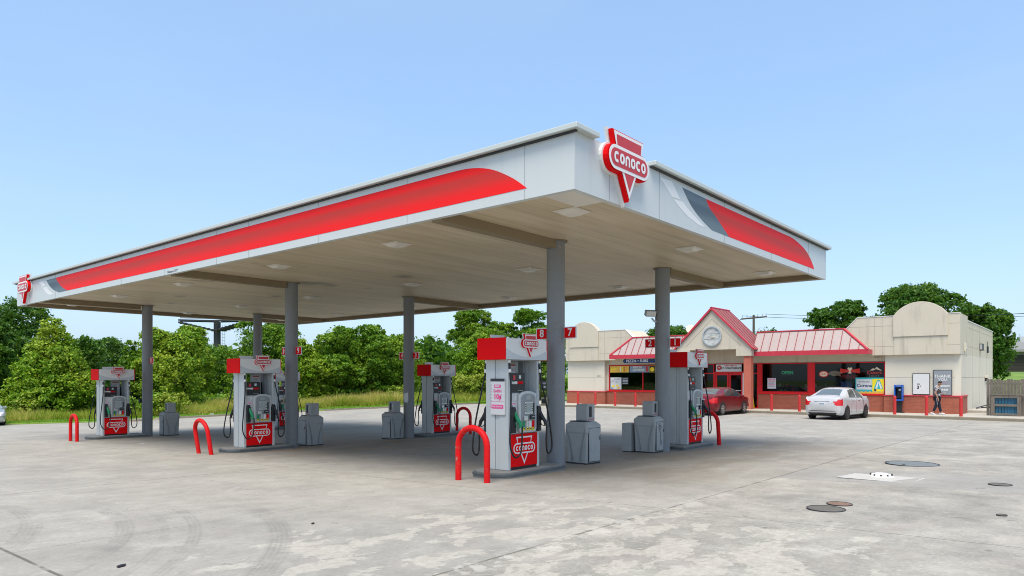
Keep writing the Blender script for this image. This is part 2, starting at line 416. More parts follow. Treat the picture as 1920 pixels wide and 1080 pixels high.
c = e.mix(e.m('MULTIPLY', e.step(e.noise(P, .45, 6, .68, 1.2), .50, .62), .30), c, (.27,.255,.225))
c = e.mix(e.m('MULTIPLY', e.step(fine, .5, .8), .35), c, (.47,.455,.41))
c = e.mix(e.m('MULTIPLY', e.step(fine, .46, .25), .30), c, (.22,.21,.19))
c = e.mix(e.m('MULTIPLY', e.step(grit, .58, .75), .22), c, (.18,.17,.155))
oil = e.m('MULTIPLY', e.step(e.noise(P, 1.7, 6, .72, .8), .60, .70), e.step(e.noise(P, .25, 2), .42, .6))
c = e.mix(e.m('MULTIPLY', oil, .42), c, (.17,.155,.13))
c = e.mix(e.m('MULTIPLY', e.step(e.noise(e.vmul(P, (.25, 1.1, 1)), .7, 5, .6), .52, .7), .3), c, (.37,.335,.29))
mot = e.m('ADD', e.m('ADD', e.m('MULTIPLY', e.noise(P, 3.1, 8, .72, .3), .42), e.m('MULTIPLY', e.noise(P, 28, 6, .75), .34)), e.m('MULTIPLY', e.noise(P, .9, 5, .6), .40))
c = e.mix(.85, c, e.mix(e.step(mot, .44, .74), (.70,.695,.68), (1.24,1.235,1.21)), 'MULTIPLY')
pk = e.noise(P, 1.9, 4, .6); c = e.mix(e.m('MULTIPLY', e.step(pk, .50, .66), .28), c, (.36,.315,.285)); c = e.mix(e.m('MULTIPLY', e.step(pk, .46, .34), .20), c, (.32,.32,.27))
# slab to slab tone
def inside(x0, x1, y0, y1, s_=.04):
    return e.m('MULTIPLY', e.m('MULTIPLY', e.step(S[0], x0-s_, x0+s_), e.step(S[0], x1+s_, x1-s_)), e.m('MULTIPLY', e.step(S[1], y0-s_, y0+s_), e.step(S[1], y1+s_, y1-s_)))
c = e.mix(e.m('MULTIPLY', inside(.9, 3.1, -30, -3.95, .05), .5), c, (.27,.265,.25))
c = e.mix(e.m('MULTIPLY', inside(-60, 40, -3.95, 60, .05), .35), c, (.30,.292,.268))
# pale scoured patches in the foreground
reg = e.m('MULTIPLY', e.m('MULTIPLY', e.step(S[0], -9.2, -7.2), e.step(S[0], -1.8, -4.6)), e.m('MULTIPLY', e.step(S[1], -7.8, -5.6), e.step(S[1], -.6, -2.6)))
pat = e.noise(e.vmul(P, (1.0, 1.35, 1.0)), 2.0, 8, .64, .3)
pm = e.m('MULTIPLY', e.step(e.m('ADD', pat, e.m('MULTIPLY', reg, .15)), .65, .675), e.step(reg, .05, .5))
c = e.mix(e.m('MULTIPLY', pm, .5), c, e.mix(e.step(fine, .35, .65), (.40,.37,.31), (.50,.475,.415)))
far = e.m('MULTIPLY', e.step(e.noise(P, .55, 7, .7, 1.0), .60, .64), e.step(S[1], -5.0, -3.0))
c = e.mix(e.m('MULTIPLY', far, .25), c, (.45,.435,.395))
# drive-lane wear under the canopy: brown grease film near the islands, then a painted shade tint
for yc in (0.0, 9.3, 18.9):
    dy = e.m('ABSOLUTE', e.m('SUBTRACT', S[1], yc-1.3))
    a = e.m('MULTIPLY', e.m('MULTIPLY', e.step(dy, 3.4, .6), e.step(S[0], -3.6, .2)), e.step(S[0], 11.5, 6.5))
    a = e.m('MULTIPLY', a, e.step(e.noise(e.vmul(P, (.55, 1.2, 1.0)), .9, 6, .65, .6), .28, .62))
    c = e.mix(e.m('MULTIPLY', a, .68), c, (.18,.15,.11))
a = e.m('MULTIPLY', e.step(e.noise(P, .8, 3), .5, .65), inside(-1.0, 5.0, 6.2, 9.6, 1.2))
c = e.mix(e.m('MULTIPLY', a, .6), c, (.36,.24,.14))
a = e.m('MULTIPLY', inside(-1.4, 9.5, -1.8, 21.0, 1.3), .36)  # warm tint painted over the canopy's shaded ground to offset its bluish shade
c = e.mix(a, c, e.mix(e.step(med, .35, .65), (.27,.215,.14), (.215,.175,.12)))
# scattered drips
sp = e.m('MULTIPLY', e.step(e.noise(P, 3.3, 2, .5), .73, .77), .55)
c = e.mix(sp, c, (.13,.12,.11))
# grease patch to the right of the canopy
a = e.m('MULTIPLY', e.step(e.noise(e.vmul(P, (.7,1.6,1)), 1.2, 6, .7), .5, .64), inside(6, 12, -2.6, -.2, .9))
c = e.mix(e.m('MULTIPLY', a, .6), c, (.2,.19,.175))
# tyre arcs
ARCS = (((-7.47,2.04),(-7.79,.34),(-8.94,-1.42),.13,.5), ((-7.15,1.25),(-7.51,-.03),(-8.62,-1.83),.06,.3), ((-6.78,1.46),(-7.23,-.15),(-8.44,-2.06),.09,.45), ((-6.13,.56),(-6.8,-1.24),(-7.92,-2.74),.15,.55), ((-8.15,3.34),(-8.35,1.65),(-8.84,.35),.15,.45))
for p1, p2, p3, wd, st_ in ARCS:
    ux, uy, r0 = circ(p1, p2, p3)
    dx = e.m('SUBTRACT', S[0], ux); dy = e.m('SUBTRACT', S[1], uy)
    rr = e.m('SQRT', e.m('ADD', e.m('MULTIPLY', dx, dx), e.m('MULTIPLY', dy, dy)))
    q = e.m('ABSOLUTE', e.m('SUBTRACT', rr, r0))
    tread = e.m('ADD', .78, e.m('MULTIPLY', e.m('SINE', e.m('MULTIPLY', rr, 95.0+st_*60)), .22))
    lo, hi = min(p1[1], p3[1]), max(p1[1], p3[1])
    q = e.m('MULTIPLY', e.step(q, wd, wd*.6), e.m('MULTIPLY', e.step(S[1], lo-.9, lo+.2), e.step(S[1], hi+.5, hi-.4)))
    side_ = e.step(e.m('SUBTRACT', S[0], p3[0]-.8), 0.0, .3)
    q = e.m('MULTIPLY', e.m('MULTIPLY', q, side_), e.m('MULTIPLY', tread, e.step(e.noise(P, 2.6, 6, .7), .36, .6)))
    c = e.mix(e.m('MULTIPLY', q, st_*1.0), c, (.17,.165,.15))
# expansion joints and cracks
wob = e.m('MULTIPLY', e.m('SUBTRACT', e.noise(P, 1.5, 5, .7), .5), .10)
jm = None
def joint(v, at_, wd=.012, w_=0.0, strength=.8, lim=None):
    global c
    d = e.m('ABSOLUTE', e.m('SUBTRACT', e.m('ADD', v, e.m('MULTIPLY', wob, w_)) if w_ else v, at_))
    j = e.m('MULTIPLY', e.step(d, wd, wd*.4), e.step(e.noise(P, 2.3, 4, .7), .30, .52))
    if lim is not None: j = e.m('MULTIPLY', j, lim)
    c = e.mix(e.m('MULTIPLY', j, strength), c, (.11,.105,.085))
joint(S[1], -3.97, .022, .3, .85); joint(S[0], -9.0, .024, .25, .95); joint(S[0], -3.05, .014, .3, .75)
joint(S[0], .9, .012, .2, .5, e.step(S[1], -3.9, -4.0)); joint(S[0], 3.1, .012, .2, .5, e.step(S[1], -3.9, -4.0)); joint(S[1], -.1, .012, 1.0, .55, e.step(S[0], -4.4, -5.4))
for k in (9.0, 15.0, 21.0): joint(S[0], k, .022, .3, .75)
for k in (4.8, 14.2, 23.5): joint(S[1], k, .022, .3, .75)
for k in (-10.0, -16.0): joint(S[1], k, .022, .3, .75)
ck = e.noise(e.vmul(P, (1.0, 1.4, 1.0)), .45, 6, .6, .6)
ckm = e.m('MULTIPLY', e.step(e.m('ABSOLUTE', e.m('SUBTRACT', ck, .5)), .0022, .0008), e.step(e.noise(P, .3, 2), .48, .62))
c = e.mix(e.m('MULTIPLY', ckm, .6), c, (.14,.13,.11))
# ragged pale scour along the long joint
jr = e.m('MULTIPLY', e.step(e.m('ABSOLUTE', e.m('SUBTRACT', S[1], -4.05)), .28, .05), e.step(e.noise(P, 4.0, 6, .7), .50, .56))
c = e.mix(e.m('MULTIPLY', e.m('MULTIPLY', jr, e.step(S[0], .6, -3.5)), .6), c, (.47,.45,.40))
L.new(c, b.inputs['Base Color'])
L.new(e.m('ADD', .72, e.m('MULTIPLY', med, .2)), b.inputs['Roughness']); b.inputs['Specular IOR Level'].default_value = .3
e.bump(e.m('ADD', fine, e.m('MULTIPLY', grit, .5)), .25, b, .006)
MATS['forecourt'] = m

m, N, L, b = nt('lawn'); e = NE(N, L); P = e.geo()
n1 = e.noise(P, .5, 5); n2 = e.noise(P, 9, 4)
c = e.mix(e.step(n1, .35, .65), (.10,.20,.02), (.20,.30,.04)); c = e.mix(e.m('MULTIPLY', n2, .5), c, (.05,.09,.015))
L.new(c, b.inputs['Base Color']); b.inputs['Roughness'].default_value = .9; e.bump(n2, .6, b, .05); MATS['lawn'] = m

KX = 27.4
xs = [-400,-200,-100,-60,-40] + list(np.arange(-30, -3, 1.5)) + [-3, -2.2, -1.6, -1.2, -.8, -.3, 0] + list(np.arange(1.5, KX, 1.5)) + [KX]
yt = [-400,-200,-100,-60,-40] + list(np.arange(-30, 26, 1.5)) + [26]
def lotrows(x):
    a = list(yt); top = yv(x); n = 8
    return a + [26+(top-26)*(i/n)**.9 for i in range(1, n+1)]
o = grid('forecourt', xs, lotrows, g, 'forecourt'); tag(o, kind='structure')
def gf(x, y):
    z = g(x, y)
    hill = 0
    if x > 42: t = min(1, (x-42)/36.); hill = 2.6*t*t*(3-2*t)
    return z+hill
xs2 = [-400,-200,-100] + list(np.arange(-60, -3, 3)) + [-3, -2.2, -1.6, -1.2, -.8, -.3, 0] + list(np.arange(1.5, KX, 1.5)) + [KX]
o = grid('grass_verge', xs2, lambda x: [yv(x)+d for d in (0, .01, 1, 2.5, 5, 10, 25, 60, 150, 560)], lambda x, y: (g(x, y)-.03 if y <= yv(x)+.001 else g(x, y)+.09), 'lawn'); tag(o, kind='structure')
xs3 = list(np.arange(KX+.001, 90, 2.5)) + [120, 200, 400, 900]
o = grid('grass_ground', xs3, lambda x: [-700,-300,-150,-80,-50,-30,-20,-12,-8,-4,0,6,12,18,22,26,30,45,80,160,700], lambda x, y: gf(x, y)-.03, 'lawn'); tag(o, kind='structure')
# kerb along the verge
mb = MB(); pts = [(x, yv(x)) for x in list(np.arange(8, 27, 1.0)) + [27.4]]
for (x0, y0), (x1, y1) in zip(pts[:-1], pts[1:]):
    z0, z1 = g(x0, y0), g(x1, y1); k = .16
    mb.add([(x0,y0-.005,z0-.1),(x1,y1-.005,z1-.1),(x1,y1-.005,z1+.11),(x0,y0-.005,z0+.11),(x0,y0+k,z0+.115),(x1,y1+k,z1+.115),(x1,y1+k,z1-.1),(x0,y0+k,z0-.1)],[(0,1,2,3),(3,2,5,4),(4,5,6,7)], 'kerb_concrete')
tag(mb.build('verge_kerb'), kind='structure')

# sidewalk + kerb round the store
SW = -.07
mb = MB(); mb.box(KX, KX+.16, -60, 26.3, -.5, SW+.002, 'kerb_concrete'); tag(mb.build('kerb', bevel=.025), kind='structure')
mb = MB(); 
y = -60
while y < 26.3:
    y2 = min(y+1.5, 26.3)
    mb.box(KX+.165, 33 if y < 21.2 else 33, y+.006, y2-.006, -.5, SW, 'walk_concrete'); y += 1.5
tag(mb.build('sidewalk'), kind='structure')
mb = MB(); mb.box(32.2, 46, -12, -2.0, -.4, .06, 'walk_concrete'); tag(mb.build('side_path'), kind='structure')
# faded bay lines on the forecourt in front of the store
mm, N, L, b = nt('bay_paint'); e = NE(N, L); P = e.geo(); tr = N.new('ShaderNodeBsdfTransparent'); xx = N.new('ShaderNodeMixShader')
b.inputs['Base Color'].default_value = (.55,.42,.16,1); L.new(e.m('MULTIPLY', e.step(e.noise(P, 5, 5, .7), .5, .62), .6), xx.inputs[0]); L.new(tr.outputs[0], xx.inputs[1]); L.new(b.outputs[0], xx.inputs[2]); L.new(xx.outputs[0], N['Material Output'].inputs[0])
MATS['bay_paint'] = mm
mb = MB()
for yc in (-6.4, -3.5, -.6, 5.2, 8.1):
    P4 = [(22.6, yc-.05), (27.2, yc-.05), (27.2, yc+.05), (22.6, yc+.05)]
    n = 8
    for i in range(n):
        a, b2 = 22.6+4.6*i/n, 22.6+4.6*(i+1)/n
        mb.add([(a, yc-.05, g(a, yc)+.004), (b2, yc-.05, g(b2, yc)+.004), (b2, yc+.05, g(b2, yc)+.004), (a, yc+.05, g(a, yc)+.004)], [(0,1,2,3)], 'bay_paint')
tag(mb.build('parking_lines'), kind='structure')

# ------------------------------------------------------------------ fuel canopy
CX0, CX1, CY0, CY1 = -3.32, 8.05, -2.76, 21.35
ZB, ZT, ZS = 4.31, 5.09, 4.45
COLS = [(0, 0), (4.45, .03), (.06, 9.3), (4.52, 9.38), (.12, 18.9), (4.6, 18.95)]
can = thing('fuel_canopy', (0,0,0), 'large flat grey fuel canopy with red banded fascia standing on six round columns', 'canopy')
mb = MB(); t = .09
mb.box(CX0, CX0+t, CY0, CY1, ZB, ZT, 'fascia_grey'); mb.box(CX1-t, CX1, CY0, CY1, ZB, ZT, 'fascia_grey')
mb.box(CX0+t, CX1-t, CY0, CY0+t, ZB, ZT, 'fascia_grey'); mb.box(CX0+t, CX1-t, CY1-t, CY1, ZB, ZT, 'fascia_grey')
mb.build('fascia', can)
# fascia panel seams
for y in (-1.9, .6, 3.1, 5.6, 6.98, 9.57, 12.2, 14.8, 17.4, 20.0):
    mb = MB(); mb.box(CX0-.0035, CX0, y-.0025, y+.0025, ZB+.005, ZT-.01, 'pump_dark_grey'); mb.build('panel_seam', can)
for x in (-2.45, -.95, 1.6, 4.1, 6.6):
    mb = MB(); mb.box(x-.0025, x+.0025, CY0-.0035, CY0, ZB+.005, ZT-.01, 'pump_dark_grey'); mb.build('panel_seam', can)
# deck
mb = MB(); mb.box(CX0+t, CX1-t, CY0+t, CY1-t, ZS+.06, ZS+.25, 'fascia_grey'); mb.build('roof_deck', can)
# soffit made of ribbed pans running across
m, N, L, b = nt('soffit_pan'); e = NE(N, L); P = e.geo(); S = e.sep(P)
n1 = e.noise(e.vmul(P, (.35, 1.6, 1)), .8, 5, .6); n2 = e.noise(e.vmul(P, (.25, 6, 1)), 1.0, 4, .6)
c = e.mix(e.step(n1, .3, .7), (.52,.43,.275), (.64,.535,.375)); c = e.mix(e.m('MULTIPLY', e.step(n2, .45, .75), .4), c, (.29,.225,.13))
c = e.mix(e.m('MULTIPLY', e.step(e.noise(P, .5, 2), .68, .74), .6), c, (.2,.16,.12))
for (x_, y_, r_) in ((1.6, 12.6, .38), (1.3, 6.0, .45), (.3, 17.5, .3)):
    dx = e.m('SUBTRACT', S[0], x_); dy = e.m('SUBTRACT', S[1], y_); dd = e.m('SQRT', e.m('ADD', e.m('MULTIPLY', dx, dx), e.m('MULTIPLY', dy, dy)))
    dd = e.m('ADD', dd, e.m('MULTIPLY', e.m('SUBTRACT', e.noise(P, 3, 3), .5), .5)); c = e.mix(e.m('MULTIPLY', e.step(dd, r_, 0), .7), c, (.13,.11,.09))
sm = e.step(e.m('ABSOLUTE', e.m('SUBTRACT', e.m('FRACT', e.m('DIVIDE', S[1], .406)), .5)), .485, .497)
c = e.mix(e.m('MULTIPLY', sm, .5), c, (.16,.13,.09))
L.new(c, b.inputs['Base Color']); b.inputs['Roughness'].default_value = .5
e.bump(sm, .5, b, -.01); MATS['soffit_pan'] = m
mb = MB(); mb.box(CX0+t, CX1-t, CY0+t, CY1-t, ZS, ZS+.055, 'soffit_pan'); mb.build('soffit', can)
# perimeter lip and cross beams
mb = MB(); q = .14
mb.box(CX1-t-q, CX1-t-.001, CY0+t, CY1-t, ZB+.01, ZS-.001, 'soffit_beam'); mb.build('edge_beam', can)
mb = MB(); mb.box(CX0+t, CX1-t-q-.002, CY1-t-q, CY1-t-.001, ZB+.01, ZS-.001, 'soffit_beam'); mb.build('edge_beam', can)
for yb in (.0, 9.33, 18.92):
    mb = MB(); mb.box(CX0+t, -.14, yb-.11, yb+.11, ZS-.17, ZS-.001, 'soffit_beam'); mb.build('cross_beam', can)
    mb = MB(); mb.box(4.6, CX1-t-q-.002, yb-.11, yb+.11, ZS-.17, ZS-.001, 'soffit_beam'); mb.build('cross_beam', can)
# flashing (missing behind the corner emblem)
mb = MB(); 
mb.box(CX0-.11, CX0+.10, CY0-.11, CY1+.11, ZT+.001, ZT+.075, 'flashing'); mb.build('roof_flashing', can, bevel=.01)
mb = MB(); mb.box(CX0+.102, -2.86, CY0-.11, CY0+.10, ZT+.001, ZT+.075, 'flashing'); mb.build('roof_flashing', can, bevel=.01)
mb = MB(); mb.box(-1.27, CX1+.11, CY0-.11, CY0+.10, ZT+.001, ZT+.075, 'flashing'); mb.build('roof_flashing', can, bevel=.01)
mb = MB(); mb.box(CX1-.10, CX1+.11, CY0+.102, CY1+.11, ZT+.001, ZT+.075, 'flashing'); mb.build('roof_flashing', can, bevel=.01)
mb = MB(); mb.box(CX0+.102, CX1-.102, CY1-.1, CY1+.11, ZT+.001, ZT+.075, 'flashing'); mb.build('roof_flashing', can, bevel=.01)
mb = MB(); mb.box(-2.85, -1.28, CY0+.0, CY0+.10, ZT+.001, ZT+.012, 'flashing'); mb.build('roof_flashing', can)
# dark shadow line just under the flashing: an added dark strip stands in for the shade
mb = MB(); mb.box(CX0-.05, CX0-.001, CY0-.05, CY1, ZT-.022, ZT, 'dark_metal'); mb.build('shadow_strip', can)
mb = MB(); mb.box(-1.27, CX1+.05, CY0-.05, CY0-.001, ZT-.022, ZT, 'dark_metal'); mb.build('shadow_strip', can)
# printed bands
def lerpc(a, b2, n): return [(a[0]+(b2[0]-a[0])*i/n, a[1]+(b2[1]-a[1])*i/n) for i in range(n+1)]
def band_shape(kind, L0, L1):
    """u from L0 (slanted end) to L1 (rounded tip), v = z"""
    pass
def curve(pts, n=8):
    P = []
    for i in range(len(pts)-1):
        p0 = pts[max(i-1, 0)]; p1 = pts[i]; p2 = pts[i+1]; p3 = pts[min(i+2, len(pts)-1)]
        for k in range(n):
            t_ = k/n
            P.append(tuple(.5*((2*p1[j])+(-p0[j]+p2[j])*t_+(2*p0[j]-5*p1[j]+4*p2[j]-p3[j])*t_*t_+(-p0[j]+3*p1[j]-3*p2[j]+p3[j])*t_**3) for j in (0, 1)))
    return P+[pts[-1]]
F1 = fr_negx(CX0)      # u = -y
redL = curve([(-17.36,4.96), (-17.15,4.80), (-16.8,4.62), (-16.32,4.47)])
tip = curve([(1.94,4.46), (1.66,4.66), (1.25,4.86), (.81,4.955), (.3,4.97)])
mb = MB(); mb.poly(F1, redL + tip, 0, .004, 'band_red'); mb.build('red_band', can)
greyL = curve([(-18.25,4.96), (-18.0,4.78), (-17.6,4.60), (-17.07,4.47)])
mb = MB(); mb.poly(F1, greyL + redL[::-1], 0, .004, 'band_grey'); mb.build('grey_band', can)
mb = MB()
mb.poly(F1, [(-18.98,4.96), (-18.62,4.985), (-18.36,4.80), (-18.62,4.77)], 0, .003, 'white_graphic')
mb.poly(F1, curve([(-18.58,4.74), (-18.4,4.62), (-18.15,4.50), (-17.85,4.455)], 5)+[(-17.6,4.455)]+curve([(-17.8,4.52), (-18.1,4.64), (-18.28,4.75)], 5), 0, .003, 'white_graphic')
mb.build('white_accent', can)
F2 = fr_negy(CY0)
redL = curve([(.78,4.98), (.95,4.84), (1.29,4.70), (1.82,4.455)])
tip = curve([(7.06,4.46), (6.72,4.70), (6.25,4.87), (5.47,4.985), (4.9,4.99)])
mb = MB(); mb.poly(F2, redL + tip, 0, .004, 'band_red'); mb.build('red_band', can)
greyL = curve([(-.14,4.99), (.18,4.76), (.55,4.6), (1.05,4.46)])
mb = MB(); mb.poly(F2, greyL + redL[::-1], 0, .004, 'band_grey'); mb.build('grey_band', can)
mb = MB()
mb.poly(F2, [(-.93,4.99), (-.52,5.01), (-.22,4.77), (-.52,4.76)], 0, .003, 'white_graphic')
mb.poly(F2, curve([(-.47,4.73), (-.2,4.62), (.1,4.53), (.5,4.46)], 5)+[(.78,4.46)]+curve([(.45,4.55), (.1,4.66), (-.12,4.75)], 5), 0, .003, 'white_graphic')
mb.build('white_accent', can)
mb = MB(); text(mb, F1, "Clearance 15' 0\"", .085, 'dark_metal', 0, -9.15, 4.365, .001); mb.build('clearance_text', can)
mb = MB(); mb.box(-2.95, -2.15, -2.5, -1.98, ZS-.05, ZS-.001, 'light_lens'); mb.build('access_hatch', can, bevel=.01)
# columns
for (x, y) in COLS:
    z0 = g(x, y)-.03
    mb = MB(); mb.disc(fr_up(x, y, 0), .178, z0, ZS-.002, 'column_grey', 40); cc = mb.build('column', can)
    mb = MB(); mb.disc(fr_up(x, y, 0), .235, ZS-.02, ZS-.003, 'soffit_beam', 32); mb.build('collar', cc)
# lights
lamp0 = thing('canopy_light', (0,0,0), 'x', 'ceiling light', 'square lights recessed in the canopy underside')
mb = MB(); mb.box(-.225, .225, -.225, .225, -.02, -.001, 'light_lens'); mb.build('frame', lamp0, bevel=.006)
mb = MB(); P_ = [(-.18,-.18,-.02),(.18,-.18,-.02),(.18,.18,-.02),(-.18,.18,-.02),(-.11,-.11,-.07),(.11,-.11,-.07),(.11,.11,-.07),(-.11,.11,-.07)]
mb.add(P_, [(0,1,5,4),(1,2,6,5),(2,3,7,6),(3,0,4,7),(4,5,6,7)], 'light_lens'); mb.build('lens', lamp0)
rown = {-1.83: 'front', 2.4: 'middle', 6.7: 'store side'}
coln = ['right end', 'second from right', 'third from right', 'third from left', 'second from left', 'left end']
first = True
for x in (-1.83, 2.4, 6.7):
    for i, y in enumerate((-1.67, 2.6, 6.85, 11.82, 16.3, 20.5)):
        lab = 'square pale light under the canopy, %s row, %s' % (rown[x], coln[i])
        if first: lamp0.location = (x, y, ZS); lamp0['label'] = lab; first = False
        else: clone(lamp0, (x, y, ZS), 0, lab)
# big emblem signs on the canopy
def emblem_sign(fr, W, side, label, name='brand_sign', loc=(0,0,0), group=None):
    t = thing(name, loc, label, 'sign', group)
    B, F, T = emblem(fr, W, side, .004 if W > .6 else .002)
    B.build('sign_body', t); F.build('sign_face', t); T.build('lettering', t)
    return t
emblem_sign(frame((0,0,0),(1,0,0),(0,0,1),(0,-1,0)), 1.13, .12, 'big red and white CONOCO emblem on the near corner of the canopy', loc=(-2.12, CY0, 4.91), group='emblem signs on the canopy fascia')
emblem_sign(frame((0,0,0),(0,-1,0),(0,0,1),(-1,0,0)), 1.13, .12, 'CONOCO emblem on the far left end of the long canopy fascia', loc=(CX0, 20.22, 4.89), group='emblem signs on the canopy fascia')
# number plates on the columns
def plate(x, y, txt, side, label):
    t = thing('number_plate', (x, y, 0), label, 'number sign', 'red pump number plates on the canopy columns')
    zc = 2.64+g(x, y)*.6; u0 = .34*side
    f = frame((.0, 0, zc), (0,-1,0), (0,0,1), (-1,0,0))
    mb = MB(); mb.box(-.145, .145, -.115, .115, -.02, 0, 'silver', lambda u, v, n: f(u0+u, v, n)); mb.build('frame', t)
    mb = MB(); mb.box(-.13, .13, -.1, .1, .0015, .003, 'red_sign', lambda u, v, n: f(u0+u, v, n)); mb.build('panel', t)
    mb = MB(); text(mb, f, txt, .21, 'white_graphic', .006, u0, 0, .004); mb.build('digit', t)
    return t
for (c, a, b2, nm) in ((0,'8','7','nearest column'), (1,'2','1','column in front of the pizza window'), (2,'10','9','column beside the nearer left pump'), (3,'4','3','column in front of the hedge'), (4,'12','11','leftmost column'), (5,'6','5','farthest column')):
    x, y = COLS[c]
    plate(x, y, a, -1, 'red plate numbered %s on the %s' % (a, nm)); plate(x, y, b2, 1, 'red plate numbered %s on the %s' % (b2, nm))
# small boxes on the columns
def cbox(x, y, z, lab, du, mname='oil_tan', w_=.13, h=.15):
    t = thing('switch_box', (x, y, z+g(x, y)), lab, 'switch box', 'small boxes on the canopy columns')
    f = frame((-.14, 0, 0), (0,-1,0), (0,0,1), (-1,0,0))
    mb = MB(); mb.box(du-w_/2, du+w_/2, -h/2, h/2, -.06, .08, mname, f); mb.build('housing', t, bevel=.008)
    mb = MB(); mb.box(du-.035, du+.035, -.04, .04, .081, .09, 'dark_metal', f); mb.build('switch', t)
cbox(0, 0, 1.31, 'small beige switch box on the nearest column', -.13)
cbox(.06, 9.3, 1.31, 'small beige switch box on the column right of the nearer left pump', -.13)
cbox(.12, 18.9, 1.31, 'small dark box on the left edge of the leftmost column', -.16, 'dark_metal', .09, .14)
t = thing('paper_notice', (4.52, 9.38, 0), 'white torn paper notice on the column beside pump 3', 'notice'); f = frame((0,0,1.12), (.35,-.937,0), (0,0,1), (-.937,-.35,0))
mb = MB(); mb.poly(f, [(-.07,-.15),(.02,-.19),(.08,-.12),(.07,.16),(-.06,.13),(-.08,.0)], .179, .185, 'poster_white'); mb.build('paper', t)
# floodlight / camera on second column
t = thing('security_camera', (4.45, .03, 3.20), 'grey boxy floodlight camera on an arm near the top of the column by the store', 'camera')
mb = MB(); mb.tube([(-.14,.08,-.06), (-.18,.12,-.06), (-.24,.16,.02)], .022, 'silver'); mb.build('arm', t)
mb = MB(); f = frame((-.26,.19,.14), Vector((-.75,.6,.0)).normalized(), Vector((-.25,-.3,.92)).normalized(), Vector((.6,.75,.4)).normalized())
mb.box(-.13, .13, -.07, .07, -.07, .07, 'silver', f); hb = mb.build('housing', t, bevel=.012)
mb = MB(); mb.box(-.136, -.131, -.05, .05, -.05, .05, 'screen', f); mb.build('lens', t)

